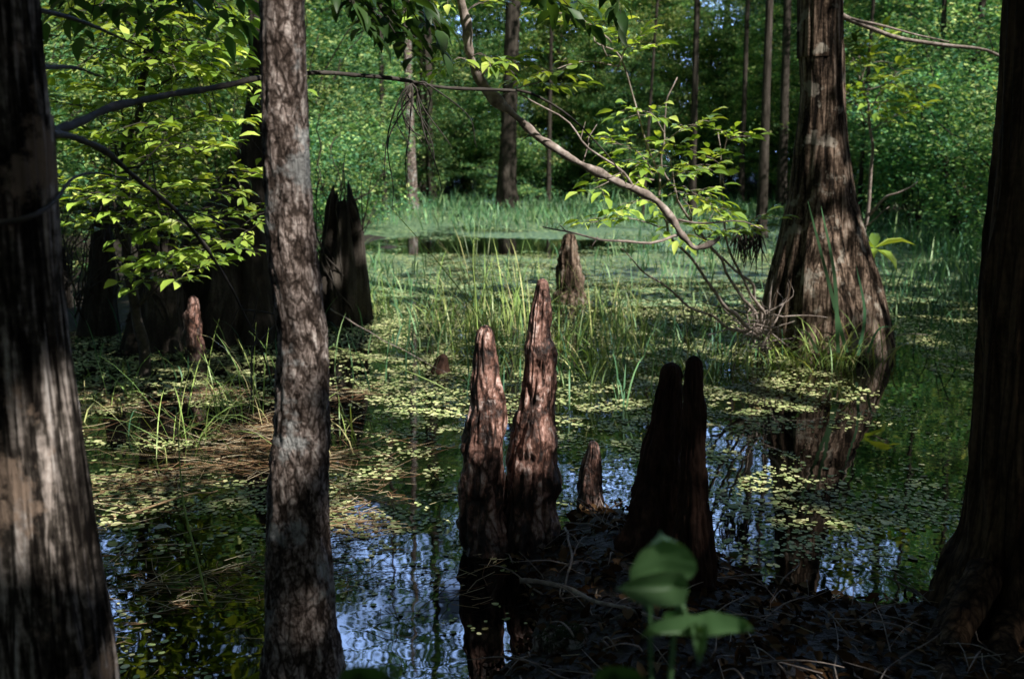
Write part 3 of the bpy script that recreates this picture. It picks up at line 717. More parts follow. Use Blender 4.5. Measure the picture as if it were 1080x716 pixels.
for k in range(46):     # tangle of dead twigs at its foot
    a = P(rr.uniform(785, 815), rr.uniform(330, 372), rr.uniform(6.0, 6.4)); d = rdir(1, .8, rr)[0]
    e = a + d * rr.uniform(.15, .45) + [0, 0, .08]
    tube(wood, [a, (a + e) / 2 + rdir(1, 1, rr)[0] * .05, e], .005, .0015, 4, 8, wob=.08, seed=k)
sp = [((655, 70, 4.9), (560, 82, 4.6)), ((640, 60, 4.9), (612, 22, 4.7)), ((650, 75, 4.9), (668, 48, 4.8)), ((690, 180, 5), (640, 150, 4.8)), ((688, 170, 5), (735, 132, 4.8)),
      ((690, 190, 5), (625, 200, 4.7)), ((695, 200, 5), (740, 180, 4.8)), ((700, 220, 5), (655, 222, 4.7)), ((765, 200, 5.6), (752, 168, 5.4)), ((763, 160, 5.6), (770, 146, 5.5)), ((766, 215, 5.6), (748, 232, 5.3)),
      ((720, 210, 5.2), (760, 225, 5)), ((712, 200, 5.2), (700, 160, 5)), ((735, 260, 5.4), (775, 245, 5.2)), ((700, 240, 5.1), (622, 235, 4.7)), ((700, 140, 5.1), (672, 118, 4.9)), ((770, 260, 5.7), (800, 232, 5.5)), ((705, 235, 5.1), (720, 250, 4.9)), ((645, 45, 4.9), (580, 12, 4.7)), ((690, 185, 5), (665, 178, 4.9)), ((712, 215, 5.2), (735, 205, 5))]
for k, (a, b) in enumerate(sp):
    spray(wood, fol, P(*a), P(*b), .04, 5, .17, .088, .44, .004, seed=600 + k, per=4)
wood.build('stem', M['twig'], t); fol.build('foliage', M['leaf_sun'], t)
mb = MB()
for k in range(60):     # dark hanging debris caught on the twigs
    a = P(rr.uniform(776, 802), rr.uniform(238, 258), 5.7 + rr.normal() * .05); tube(mb, [a, a + [rr.normal() * .02, 0, -rr.uniform(.05, .2)]], .006, .001, 4, 5, wob=.03, seed=k)
mb.build('hanging_debris', M['twig_dark'], t)

# curved pale branch arching down across the middle
st = P(470, -60, 4.0)
t = thing('curved_branch', 'long pale curved branch arching down above the knees', 'branch', st)
mb = MB()
main = [st, P(481, 5, 4.1), P(492, 50, 4.15), P(508, 80, 4.2), P(530, 112, 4.25), P(560, 142, 4.3), P(600, 168, 4.35), P(640, 188, 4.4), P(680, 208, 4.45), P(708, 226, 4.45), P(722, 245, 4.45), P(736, 261, 4.45), P(748, 262, 4.45), P(760, 252, 4.45)]
tube(mb, main, .026, .010, 12, 150, wob=.06, rough=1.0, seed=8, radii=[.0185, .018, .018, .017, .0165, .016, .0155, .015, .014, .013, .012, .013, .012, .005], knots=.5)
mb.build('bough', M['twig'], t)
mb = MB()
tube(mb, [P(722, 246, 4.45), P(690, 258, 4.4), P(650, 252, 4.35), P(610, 246, 4.3), P(574, 241, 4.25)], .008, .003, 6, wob=.04, rough=.3, seed=9)
tube(mb, [P(715, 232, 4.45), P(745, 236, 4.45), P(780, 234, 4.5), P(800, 240, 4.5)], .006, .002, 6, wob=.04, seed=10)
tube(mb, [P(676, 206, 4.45), P(655, 178, 4.4), P(620, 150, 4.3), P(590, 122, 4.3), P(550, 100, 4.25)], .006, .003, 6, wob=.03, seed=12)
for a, b in (((640, 188), (655, 182)), ((600, 168), (592, 150)), ((660, 198), (672, 190)), ((617, 176), (622, 150)), ((560, 142), (548, 150)), ((630, 250), (622, 262)), ((600, 245), (590, 236)), ((508, 80), (497, 70)), ((620, 150), (632, 132)), ((612, 148), (616, 128))):
    tube(mb, [P(*a, 4.35), P(*b, 4.35)], .004, .0015, 5, 6, wob=.03, seed=int(a[0]))
mb.build('twig', M['twig'], t)
wood, fol = MB(), MB()
for k, (a, b) in enumerate([((500, 68), (468, 72)), ((508, 80), (540, 66)), ((505, 75), (590, 78)), ((530, 100), (600, 90)), ((486, 20), (520, 5)), ((484, 0), (450, 12)), ((497, 60), (520, 70))]):
    wood = MB(); spray(wood, fol, P(*a, 4.15), P(*b, 4.1), .03, 4, .12, .075, .42, .003, seed=700 + k, per=3); wood.build('side_shoot', M['twig'], t)
fol.build('foliage', M['leaf_sun'], t)

# thin dark branches reaching out of the left tree
mb = MB()
for k, (pp, r0, r1) in enumerate([
    ([(40, 138, 1.8), (75, 131, 1.95), (130, 112, 2.2), (200, 97, 2.5), (270, 84, 2.75), (330, 80, 2.9), (400, 84, 3.0), (470, 90, 3.1), (545, 95, 3.15)], .0085, .0045),
    ([(45, 137, 1.8), (80, 148, 1.95), (120, 168, 2.2), (170, 208, 2.4), (210, 255, 2.6), (240, 300, 2.75), (265, 345, 2.85), (285, 400, 2.9)], .0075, .002)]):
    mb = MB(); tube(mb, [P(*q_) for q_ in pp], r0, r1, 10, 120, wob=.02, rough=.3, seed=20 + k, knots=.4)
    if k == 0:
        for j in range(12):
            x_ = 420 + rr.uniform(0, 25); a = P(434, 88, 3.05); e = P(x_ + rr.normal() * 22, rr.uniform(110, 230), 3.05 + rr.normal() * .1)
            tube(mb, [a, (a + e) / 2 + rdir(1, .2, rr)[0] * .05, e], .003, .001, 4, 14, wob=.06, seed=j)
        tube(mb, [P(545, 95, 3.15), P(580, 108, 3.2), P(610, 130, 3.3), P(640, 165, 3.4), P(662, 195, 3.5)], .0045, .0015, 6, wob=.02, seed=2)
    else:
        for j in range(10):
            u = rr.uniform(.3, .95); q0 = catmull([P(*q_) for q_ in pp], 50)[int(u * 49)]
            e = q0 + rdir(1, .9, rr)[0] * rr.uniform(.1, .3); tube(mb, [q0, (q0 + e) / 2 + [0, 0, .02], e], .0025, .0008, 4, 10, wob=.05, seed=j)
    mb.build('branch', M['twig_dark'], tL)
for k, pp in enumerate([[(40, 18, 2), (90, 25, 2.2), (130, 42, 2.4), (165, 60, 2.5)], [(40, 64, 1.9), (70, 72, 2.1), (110, 84, 2.2)], [(-10, 232, 1.68), (30, 228, 1.66), (62, 205, 1.8), (110, 180, 2.1), (140, 190, 2.3)]]):
    mb = MB(); tube(mb, [P(*q_) for q_ in pp], .006, .0015, 8, 60, wob=.03, seed=30 + k); mb.build('branch', M['twig_dark'], tL)

# dark leafy sprays overhead, hung from the slim tree
wood, fol = MB(), MB()
s = np.array([rowsS[-3][0], SY, 3.2])
for k, (a, b) in enumerate([((322, -20, 2.6), (400, 18, 2.7)), ((330, -40, 2.6), (372, 8, 2.6)), ((380, -40, 2.7), (440, 22, 2.8)), ((360, -30, 2.5), (420, 40, 2.7)), ((420, -50, 2.8), (452, 20, 2.8)), ((500, -60, 3), (575, -5, 3.1)), ((520, -60, 3), (600, 8, 3.1)), ((130, -60, 2.6), (95, 20, 2.8)), ((150, -60, 2.6), (160, 10, 2.8)), ((200, -60, 2.6), (230, 15, 2.8)), ((120, -60, 2.8), (60, 10, 2.8)), ((640, -60, 3.3), (650, -5, 3.3))]):
    tube(wood, [s, (s + P(*a)) / 2 + [0, 0, .1], P(*a)], .012, .005, 6, 14, wob=.05, seed=k)
    spray(wood, fol, P(*a), P(*b), .03, 6, .14, .085, .42, .004, seed=800 + k, per=3)
wood.build('bough', M['twig_dark'], tS); fol.build('foliage', M['leaf_shaded'], tS)

# sapling behind the big cypress
base = np.array([*P(912, 330, 9.0)[:2], 0.]);
t = thing('sapling', 'thin pale stemmed sapling with small leaves behind the big cypress', 'sapling', base)
wood, fol = MB(), MB()
tube(wood, [base, P(911, 250, 8.6), P(917, 190, 8.5), P(918, 125, 8.4), P(908, 90, 8.3)], .020, .008, 6, wob=.03, seed=3)
tube(wood, [P(912, 232, 8.6), P(930, 210, 8.4), P(950, 202, 8.3), P(966, 190, 8.2)], .013, .005, 6, wob=.05, seed=4)
tube(wood, [P(912, 240, 8.6), P(925, 228, 8.4), P(938, 218, 8.3)], .008, .004, 6, wob=.03, seed=4)
for k, (a, b) in enumerate([((915, 130), (890, 95)), ((916, 120), (945, 75)), ((912, 100), (905, 60)), ((916, 110), (935, 115)), ((914, 95), (960, 92)), ((917, 140), (960, 118)), ((908, 85), (890, 45)), ((908, 85), (925, 45))]):
    spray(wood, fol, P(*a, 8.4), P(*b, 8.2), .03, 5, .22, .13, .4, .006, seed=900 + k, per=4)
wood.build('stem', M['twig'], t); fol.build('foliage', M['leaf_sun'], t)
base = np.array([*P(925, 345, 7.3)[:2], -.05])
t = thing('broad_leaved_plant', 'single plant with large arching leaves right of the big cypress', 'plant', base)
mb = MB(); top = P(922, 262, 7.2); tube(mb, [base, P(921, 300, 7.25), top], .012, .007, 6); mb.build('stem', M['grass'], t)
mb = MB(); ds = [(-.3, -.1, .12), (.35, -.1, .15), (.28, -.3, -.2), (-.15, -.3, -.1), (.1, .3, .3)]
leaves(mb, [top] * 5, ds, [[0, 0, 1]] * 5, [.22, .27, .24, .2, .2], [.09, .10, .1, .08, .08], 1.6); mb.build('foliage', M['leaf_sun'], t)

# nearest blurred plant
base = G(700, 790); base[1] = 1.02; base = np.array([P(705, 760, .95)[0], .98, 0.03])
t = thing('seedling', 'blurred young plant with round green leaves closest to the viewpoint', 'plant', base)
mb = MB()
tube(mb, [base, P(712, 700, .97), P(735, 668, .95)], .0035, .002, 6, 20, wob=.01)
tube(mb, [base, P(690, 690, .97), P(684, 640, .95), P(690, 605, .95)], .003, .0018, 6, 20, wob=.01)
mb.build('stem', M['leaf_near'], t)
def big_leaf(c, d, up, ln, wd):
    """rounded heart-shaped leaf with its midrib fold"""
    d = norm(d); s = norm(np.cross(d, up)); u = np.cross(s, d); mb_ = MB()
    tt = np.linspace(0, 1, 13); w = np.sin(np.pi * np.clip(tt, 0, 1) ** .62) ** .42 * .5; w[0] = .02; w[-1] = .01
    cols_ = np.linspace(-1, 1, 9)
    V = np.array([[c + d * ln * (a - .10 * abs(b) * (1 - a)) + s * wd * w_ * b + u * (.28 * ln * abs(b) ** 1.1 - .25 * ln * a * a + .015 * ln * math.sin(a * 22) * abs(b)) for b in cols_] for a, w_ in zip(tt, w)])
    i, j = np.meshgrid(np.arange(8), np.arange(12)); q_ = np.stack([j * 9 + i, j * 9 + i + 1, (j + 1) * 9 + i + 1, (j + 1) * 9 + i], -1).reshape(-1, 4)
    mb_.add(V.reshape(-1, 3), q_); return mb_
def LF(a, b, Ya, Yb, wd, up=(0, -.55, .8)):
    A, B = P(*a, Ya), P(*b, Yb); return big_leaf(A, B - A, np.array(up), np.linalg.norm(B - A), wd)
for args in (((696, 602), (699, 568), .95, .93, .068, (.05, -.9, .45)), ((712, 618), (655, 622), .93, .91, .034, (-.05, -.95, .30)), ((735, 668), (682, 664), .95, .93, .022), ((735, 668), (700, 648), .95, .97, .022), ((735, 668), (792, 660), .95, .93, .026), ((735, 668), (765, 650), .95, .98, .022), ((735, 668), (738, 694), .95, .90, .016)):
    LF(*args).build('leaf', M['leaf_near'], t)
for px, lab in ((655, 'blurred leaf tip poking up at the lower picture edge below the round leaves'), (388, 'blurred low leaf at the lower picture edge beside the slim trunk')):
    b0 = P(px, 745, .9); t = thing('seedling', lab, 'plant', (b0[0], b0[1], .6 if False else 0.03))
    mb = MB(); tube(mb, [[b0[0], b0[1], .03], P(px, 722, .9)], .002, .0015, 5, 8); mb.build('stem', M['leaf_near'], t)
    LF((px - 18, 722), (px + 22, 712), .9, .88, .022).build('leaf', M['leaf_shaded'], t)
    LF((px, 722), (px - 26, 716), .9, .88, .018).build('leaf', M['leaf_shaded'], t)

# ------------------------------------------------------------------ grasses
def blob(px, py, c): return sum(a * np.exp(-((px - x) / sx) ** 2 - ((py - y) / sy) ** 2) for x, y, sx, sy, a in c)
# tussocks one by one
tuss = [(500, 372, 26, .55, 'sunlit arching tussock directly behind the left pointed knee'), (470, 352, 20, .62, 'tall thin tussock leaning over the open duckweed'), (596, 372, 24, .48, 'grass tussock right behind the tallest knee'),
        (636, 400, 22, .42, 'grass tussock on the low islet above the smallest knee'), (668, 372, 26, .45, 'loose tussock behind the broad dark knee'), (560, 340, 20, .4, 'pale tussock far behind the tallest knee'),
        (775, 385, 24, .40, 'grass tussock left of the big cypress foot'), (835, 384, 30, .36, 'grass tussock hugging the left foot of the big cypress'), (880, 388, 34, .40, 'dense grass tussock before the big cypress foot'), (915, 384, 26, .36, 'grass tussock hugging the right foot of the big cypress'),
        (195, 470, 30, .45, 'arching tussock on floating litter between the two left trunks'), (120, 425, 16, .42, 'sparse tussock beside the ridged grey trunk'), (225, 432, 24, .38, 'dark tussock behind the arching litter tussock'), (345, 470, 14, .30, 'small yellowish tussock right beside the slim trunk'),
        (720, 400, 20, .40, 'tussock between the narrow spike knee and the bush'), (630, 350, 18, .45, 'thin tussock near the brown far knee'), (395, 330, 20, .5, 'tussock at the left shore beyond the slim trunk'), (745, 345, 20, .42, 'tussock on the duckweed left of the tangled stems')]
for k, (px, py, n, h, lab) in enumerate(tuss):
    g0 = G(px, py); n = int(n * (2.0 if px > 300 else 1.1))
    t_ = MB()
    bx = g0[0] + rr.normal(size=n) * .10; by = g0[1] + rr.normal(size=n) * .10
    blades(t_, np.stack([bx, by, np.full(n, -.01)], -1), rr.uniform(0, 6.28, n), h * rr.uniform(.5, 1.35, n), rr.uniform(.05, .7, n) + (0 if px > 300 else .25), rr.uniform(.003, .007, n) * (1 + .05 * g0[1]), rr.uniform(.3, 1.5, n), 6)
    o = t_.build('grass_tussock', M['grass']); tag(o, lab, 'grass tussock', 'grass tussocks in the pond')
for px, py, n, h, az0, lab in [(515, 372, 26, 1.0, 2.6, 'very tall thin arching grass behind the left pointed knee'), (548, 350, 18, .8, 1.6, 'tall thin upright grass between the two reddish knees'), (610, 380, 20, .75, .5, 'tall thin grass leaning right behind the tallest knee'), (250, 440, 14, .5, 2.8, 'thin grass leaning left in front of the dark stumps'), (660, 350, 20, .6, 1.5, 'tall thin grass on the pond right of the brown far knee')]:
    g0 = G(px, py); n *= 2; t_ = MB()
    blades(t_, np.stack([g0[0] + rr.normal(size=n) * .14, g0[1] + rr.normal(size=n) * .14, np.full(n, -.01)], -1), az0 + rr.normal(size=n) * .8, h * rr.uniform(.5, 1.2, n), rr.uniform(.0, .35, n), rr.uniform(.003, .006, n) * (1 + .05 * g0[1]), rr.uniform(.15, .8, n), 6)
    tag(t_.build('grass_tussock', M['grass']), lab, 'grass tussock', 'grass tussocks in the pond')
# broad blades leaning on the big cypress and the long arching ones
mb = MB()
for (a, b, c, w) in [((893, 372, 6.3), (872, 290, 6.3), (852, 212, 6.3), .022), ((884, 372, 6.3), (880, 290, 6.3), (866, 218, 6.35), .022), ((905, 375, 6.3), (912, 330, 6.3), (903, 280, 6.3), .018), ((862, 372, 6.2), (850, 350, 6.2), (828, 345, 6.1), .016), ((915, 372, 6.3), (930, 345, 6.2), (965, 352, 6.2), .014)]:
    c_ = catmull([P(*a), P(*b), P(*c)], 14); wv = w * np.sin(np.linspace(.5, 1, 14) * np.pi) ** .6 + .002
    s_ = np.array([1, -.3, 0]); V = np.stack([c_ - s_ * wv[:, None] / 2, c_ + s_ * wv[:, None] / 2], 1).reshape(-1, 3)
    i = np.arange(13)[:, None] * 2; mb.add(V, i + [0, 1, 3, 2])
tag(mb.build('sword_leaf_clump', M['grass_far']), 'few broad upright sword leaves against the big cypress trunk', 'plant')
for (a, b, c, lab) in [((520, 355, 4.6), (470, 285, 4.6), (412, 218, 4.5), 'single long seeding stalk leaning left over the open water lane'), ((505, 350, 5.0), (500, 290, 5), (500, 252, 5), 'thin upright stalk behind the left pointed knee'), ((500, 430, 4.4), (440, 395, 4.4), (352, 365, 4.2), 'long pale fallen blade reaching left from the left knee'), ((222, 640, 2.6), (196, 540, 2.65), (187, 430, 2.7), 'upright stem with tiny leaves between the two left trunks')]:
    mb = MB(); tube(mb, [P(*a), P(*b), P(*c)], .0035, .0015, 5, 24, wob=.01)
    p_ = P(*c); leaves(mb, [p_, p_, p_ - [0, 0, .03]], rdir(3, .4), [[0, 0, 1]] * 3, .035, .010)
    tag(mb.build('grass_stalk', M['grass']), lab, 'grass stalk')

# thin scattered grass over the pond and its far side
mb = MB(); n = 26000
x = rng.uniform(-6, 12, n); y = 3.6 + 25 * rng.uniform(0, 1, n) ** 1.15
q = np.stack([x, y, x * 0], -1); px, py = to_px(q)
nz = fbm(xy3(x, y, .9), 3, 31)
dens = .05 + blob(px, py, [(620, 380, 170, 45, .8), (720, 400, 90, 28, .6), (880, 385, 110, 16, .8), (980, 300, 90, 50, .7), (440, 330, 90, 40, .5), (640, 225, 260, 8, 1.0), (430, 285, 90, 20, .5), (760, 270, 140, 26, .7), (160, 420, 90, 40, .5), (350, 480, 30, 40, .25)])
dens = dens * np.where(nz > .5, 1.3, .35) - blob(px, py, [(520, 258, 90, 14, 1.5), (880, 470, 160, 50, .5), (420, 560, 160, 100, .6), (560, 560, 60, 60, 1)])
dens = dens * np.clip(1.25 - (y - 7) * .055, .3, 1)
k = (rng.uniform(0, 1, n) < dens) & (px > -50) & (px < 1130) & (pond_sd(x, y) < .6) & (py < 560)
x, y = x[k], y[k]; n = len(x)
blades(mb, np.stack([x, y, np.full(n, -.01)], -1), rng.uniform(0, 6.28, n), rng.uniform(.10, .38, n) * (1 + .012 * y), rng.uniform(0, .35, n), .004 + .0011 * y * rng.uniform(.5, 1, n), rng.uniform(.1, 1.0, n), 6)
tag(mb.build('grass', M['grass_far']), 'thin green grass and rushes growing through the duckweed', 'grass', kind='stuff')
# reeds belt at the far bank + right shallows
mb = MB(); n = 9500
x = rng.uniform(-5, 17, n); y = rng.uniform(18.5, 33, n); sd = pond_sd(x, y) + (fbm(xy3(x, y, .5), 3, 19) - .5) * 9; k = (sd > -9.0) & (sd < 3.5) & (fbm(xy3(x, y, 1.1), 2, 23) > .40) & (rng.uniform(0, 1, n) < np.clip((sd + 10) / 8, .1, 1)); x, y = x[k], y[k]; n = len(x)
blades(mb, np.stack([x, y, np.full(n, 0.)], -1), rng.uniform(0, 6.28, n), rng.uniform(.12, .5, n) * rng.uniform(.6, 1.3, n), rng.uniform(0, .5, n), .022, rng.uniform(.1, 1.2, n), 6)
x = rng.uniform(4, 14, 5000); y = rng.uniform(9, 20, 5000); sd = pond_sd(x, y); k = (sd > -2.2) & (sd < 2) & (fbm(xy3(x, y, .7), 2, 3) > .45); x, y = x[k], y[k]; n = len(x)
blades(mb, np.stack([x, y, np.full(n, 0.)], -1), rng.uniform(0, 6.28, n), rng.uniform(.2, .6, n), rng.uniform(0, .4, n), .016, rng.uniform(.1, .9, n), 6)
tag(mb.build('reeds', M['grass_far']), 'belt of soft green rushes along the far shore', 'reeds', kind='stuff')

# ------------------------------------------------------------------ floating pads
def discs(mb, pos, r, sides=7):
    n = len(pos); th = np.arange(sides) / sides * 2 * np.pi
    rot = rng.uniform(0, 6.28, n)[:, None]; el = rng.uniform(.7, 1, n)[:, None]
    jit = rng.uniform(.82, 1.1, (n, sides))
    xx = np.cos(th[None]) * r[:, None] * jit; yy = np.sin(th[None]) * r[:, None] * el * jit
    X_ = xx * np.cos(rot) - yy * np.sin(rot); Y_ = xx * np.sin(rot) + yy * np.cos(rot)
    tx, ty = rng.normal(size=(n, 1)) * .06, rng.normal(size=(n, 1)) * .06
    V = np.stack([pos[:, :1] + X_, pos[:, 1:2] + Y_, pos[:, 2:] + X_ * tx + Y_ * ty + .0025 + rng.uniform(0, .002, (n, 1))], -1)
    mb.add(V.reshape(-1, 3), (np.arange(n) * sides)[:, None] + np.arange(sides)[None])
mb = MB()
n = 460000
x = rng.uniform(-5.5, 6.5, n); y = 2.0 + 12 * rng.uniform(0, 1, n) ** 1.3
px, py = to_px(np.stack([x, y, x * 0], -1))
k = (px > -40) & (px < 1120) & (py < 760); x, y, px, py = x[k], y[k], px[k], py[k]
nz = fbm(xy3(x, y, 1.6), 3, 41); nf = fbm(xy3(x, y, 7), 3, 44)
dens = .06 + blob(px, py, [(230, 450, 190, 80, 1.25), (180, 390, 170, 45, 1.1), (430, 430, 100, 80, .9), (190, 590, 140, 90, .75), (430, 520, 110, 60, .6), (600, 430, 160, 60, .7), (700, 350, 330, 60, 1.0), (900, 420, 140, 26, .9), (800, 480, 60, 60, .8), (870, 550, 120, 35, 1.1), (430, 590, 60, 20, .25), (420, 660, 80, 12, .35), (1000, 400, 60, 60, .7), (960, 520, 40, 60, .5), (620, 470, 100, 50, .5)])
dens = dens - blob(px, py, [(960, 470, 70, 40, .4), (850, 470, 45, 60, .4), (400, 700, 80, 40, .3), (840, 620, 120, 14, .8), (340, 400, 60, 30, .35)])
lv = dens * np.clip((nz - .34) * 4.0, 0, 1.2) * np.clip((nf - .33) * 4.5, 0, 1.2)
lv = np.where(y > 7, np.maximum(lv, .5), lv)
k = (rng.uniform(0, 1, len(x)) < lv * .9) & (ground_z(x, y) < .01); x, y = x[k], y[k]
# pads do not float inside trunks
r_ = (.0045 + .0095 * rng.uniform(0, 1, len(x)) ** 1.6) * np.where(rng.uniform(0, 1, len(x)) < .04, 1.7, 1)
discs(mb, np.stack([x, y, x * 0], -1), r_)
n = 70000; y = 9 + 19 * rng.uniform(0, 1, n) ** 1.1; x = rng.uniform(-.2, .52, n) * y; nz = fbm(xy3(x, y, .8), 3, 61); nf = fbm(xy3(x, y, 3), 3, 62)
k = (nz * .55 + nf * .45 + rng.uniform(-.06, .06, n) > .5) & (pond_sd(x, y) < 0) & (((x + .15) / 2.2) ** 2 + ((y - 15.2) / 1.7) ** 2 + (nf - .5) * 3 > 1); x, y = x[k], y[k]
mb2 = MB(); discs(mb2, np.stack([x, y, x * 0 + .004], -1), rng.uniform(.012, .03, len(x)), 6)
tag(mb2.build('duckweed', M['pads_far']), 'blue green duckweed mats over the far water', 'water plants', kind='stuff')
tag(mb.build('floating_leaves', M['pads']), 'small pale green pads floating in drifts on the water', 'water plants', kind='stuff')

# ------------------------------------------------------------------ litter, needles, sticks
mb = MB(); n = 16000
x = rng.uniform(-1.2, 3.2, n); y = rng.uniform(1.9, 4.6, n); gz = ground_z(x, y); k = gz > -.012; x, y, gz = x[k], y[k], gz[k]; n = len(x)
d = rdir(n, .35); up = norm(rdir(n, .5) * .6 + np.array([0, 0, 1])); ln = rng.uniform(.02, .06, n)
leaves(mb, np.stack([x, y, np.maximum(gz, 0) + .006], -1), d, up, ln, ln * rng.uniform(.25, .6, n), 1.8)
tag(mb.build('leaf_litter', M['litter']), 'dark dead leaves covering the muddy bank', 'leaf litter', kind='stuff')
mb = MB(); n = 5200
n = 16000; x = rng.uniform(-2.8, 2.6, n); y = rng.uniform(2.0, 5.8, n); px, py = to_px(np.stack([x, y, x * 0], -1))
lv = blob(px, py, [(190, 500, 150, 90, .9), (170, 640, 110, 50, 1.1), (230, 580, 120, 50, .8), (420, 560, 80, 40, .4), (400, 440, 70, 40, .3), (370, 500, 40, 60, .6), (500, 625, 40, 30, 1), (560, 620, 40, 60, .35), (200, 440, 120, 40, .4), (980, 680, 80, 50, .9), (860, 670, 90, 30, .5)])
gz = ground_z(x, y)
lv = lv * np.clip((fbm(xy3(x, y, 3), 4, 8) - .44) * 6, 0, 1); k = (rng.uniform(0, 1, n) < lv); x, y, gz = x[k], y[k], gz[k]; n = len(x)
z = np.maximum(gz, 0) + rng.uniform(.004, .014, n); az = np.where(rng.uniform(0, 1, n) < .6, rng.normal(.15, .6, n), rng.uniform(0, 6.28, n)); ln = rng.uniform(.04, .20, n)
d = np.stack([np.cos(az), np.sin(az), rng.normal(0, .03, n)], -1); s = np.stack([-d[:, 1], d[:, 0], d[:, 0] * 0], -1) * .0009 * rng.uniform(.7, 2.0, n)[:, None]
bend = s / .0009 * (rng.normal(size=n) * .01)[:, None]
a = np.stack([x, y, z], -1); b = a + d * ln[:, None] / 2 + bend; c = a + d * ln[:, None]; b[:, 2] = np.maximum(b[:, 2], .002); c[:, 2] = np.maximum(c[:, 2], .002)
uz = np.array([0, 0, .0016])
V = np.stack([a - s, a + s, a + uz, b - s, b + s, b + uz, c - s, c + s, c + uz], 1).reshape(-1, 3); o_ = (np.arange(n) * 9)[:, None]
mb.add(V, *[o_ + f_ for f_ in ([0, 1, 4, 3], [1, 2, 5, 4], [2, 0, 3, 5], [3, 4, 7, 6], [4, 5, 8, 7], [5, 3, 6, 8])])
tag(mb.build('pine_needles', M['straw']), 'fallen reddish brown needles lying on the water and bank', 'needles', kind='stuff')
mb = MB(); n = 0; bs, az_l = [], []
while n < 260:
    px, py = rr.normal(200, 80), rr.normal(480, 45)
    if rr.uniform() < .3: px, py = rr.normal(400, 35), rr.normal(480, 40)
    if py < 400: continue
    bs.append(G(px, py, .006)); az_l.append(rr.normal(.1, .5) + (3.14 if rr.uniform() < .5 else 0)); n += 1
blades(mb, np.array(bs), np.array(az_l), rr.uniform(.12, .42, n), rr.uniform(1.25, 1.5, n), rr.uniform(.002, .0045, n), rr.uniform(.0, .06, n), 6)
tag(mb.build('dead_grass', M['straw']), 'pale dead grass lying flat on the water between the left trunks', 'dead grass', kind='stuff')
mb = MB()
for k in range(420):
    x_, y_ = rr.uniform(.0, 2.6), rr.uniform(2.0, 3.9); g_ = ground_z(np.array([x_]), np.array([y_]))[0]
    if g_ < -.01: continue
    a_ = np.array([x_, y_, g_ + .008]); az_ = rr.uniform(0, 6.28); l_ = rr.uniform(.05, .3)
    e_ = a_ + [math.cos(az_) * l_, math.sin(az_) * l_, rr.uniform(0, .05)]
    tube(mb, [a_, (a_ + e_) / 2 + [0, 0, rr.uniform(0, .025)], e_], rr.uniform(.0015, .004), .001, 4, 8, wob=.04, seed=k)
tag(mb.build('twig_debris', M['twig']), 'tangled small dead twigs and rootlets on the mud', 'twig litter', kind='stuff')

def on_ground(px, py, lift=.01):
    g_ = G(px, py); g_[2] = max(ground_z(np.array([g_[0]]), np.array([g_[1]]))[0], 0) + lift; return g_
mb = MB(); tube(mb, [on_ground(548, 628, .05), on_ground(590, 640, .045), on_ground(630, 658, .03), on_ground(670, 676, .02), on_ground(705, 695, .015)], .008, .005, 10, 60, wob=.03, rough=.4, seed=3)
tag(mb.build('fallen_stick', M['twig']), 'fallen grey stick slanting across the mud below the tall knees', 'stick')
mb = MB(); tube(mb, [on_ground(596, 560, .01), on_ground(602, 585, .05), on_ground(608, 610, .03), on_ground(590, 640, .01)], .0055, .003, 8, 40, wob=.05, rough=.3, seed=5)
tag(mb.build('root_twig', M['twig']), 'short crooked twig below the smallest knee', 'twig')
for k, (pp, lab) in enumerate([([(120, 545, .005), (200, 528, .015), (232, 518, .01)], 'thin reddish stick floating between the two left trunks'), ([(350, 370, .3), (420, 385, .12), (500, 410, .02)], 'pale bent reed leaning toward the left knee'), ([(640, 345, .02), (700, 350, .03), (730, 353, .02)], 'pale straight stick afloat behind the dark knees'), ([(890, 362, .02), (940, 358, .03), (975, 356, .02)], 'pale broken reed lying right of the cypress foot')]):
    mb = MB(); tube(mb, [on_ground(*q_) for q_ in pp], .005, .002, 6, 24, wob=.03, seed=k); tag(mb.build('floating_stick', M['straw'] if k == 0 else M['twig']), lab, 'stick')
mb = MB(); g_ = on_ground(162, 560, .01); leaves(mb, [g_], [[.7, .5, 0]], [[0, -.2, 1]], .07, .035, 1); tag(mb.build('fallen_leaf', plain_mat('bleached_leaf', [(.4, .4, .34), (.6, .6, .5)], 20)), 'single bleached leaf floating near the reddish stick', 'leaf')
mb = MB(); g_ = on_ground(430, 540, .01); leaves(mb, [g_], [[.9, .3, 0.1]], [[0, -.2, 1]], .06, .02, 1); tag(mb.build('fallen_leaf', M['straw']), 'single curled tan leaf floating left of the pointed knee', 'leaf')

# mossy root hump
t = thing('mossy_root', 'mossy hump of root on the mud by the fallen stick', 'root', on_ground(600, 690, 0))
mb = MB(); c0 = on_ground(600, 688, -.03); u, v = np.meshgrid(np.linspace(0, 2 * np.pi, 48, endpoint=False), np.linspace(0, np.pi / 2, 20))
rad = .075 * (1 + .7 * (fbm(np.stack([np.cos(u) * np.cos(v) * 2.5, np.sin(u) * np.cos(v) * 2.5, np.sin(v) * 3], -1), 4, 6) - .5))
V = np.stack([c0[0] + 1.3 * rad * np.cos(u) * np.cos(v), c0[1] + rad * np.sin(u) * np.cos(v), c0[2] + rad * 1.0 * np.sin(v)], -1)
i = np.arange(19)[:, None]; j = np.arange(48)[None]; k = (j + 1) % 48
mb.add(V.reshape(-1, 3), np.stack([i * 48 + j, i * 48 + k, (i + 1) * 48 + k, (i + 1) * 48 + j], -1).reshape(-1, 4)); mb.build('hump', M['bark_slim'], t)
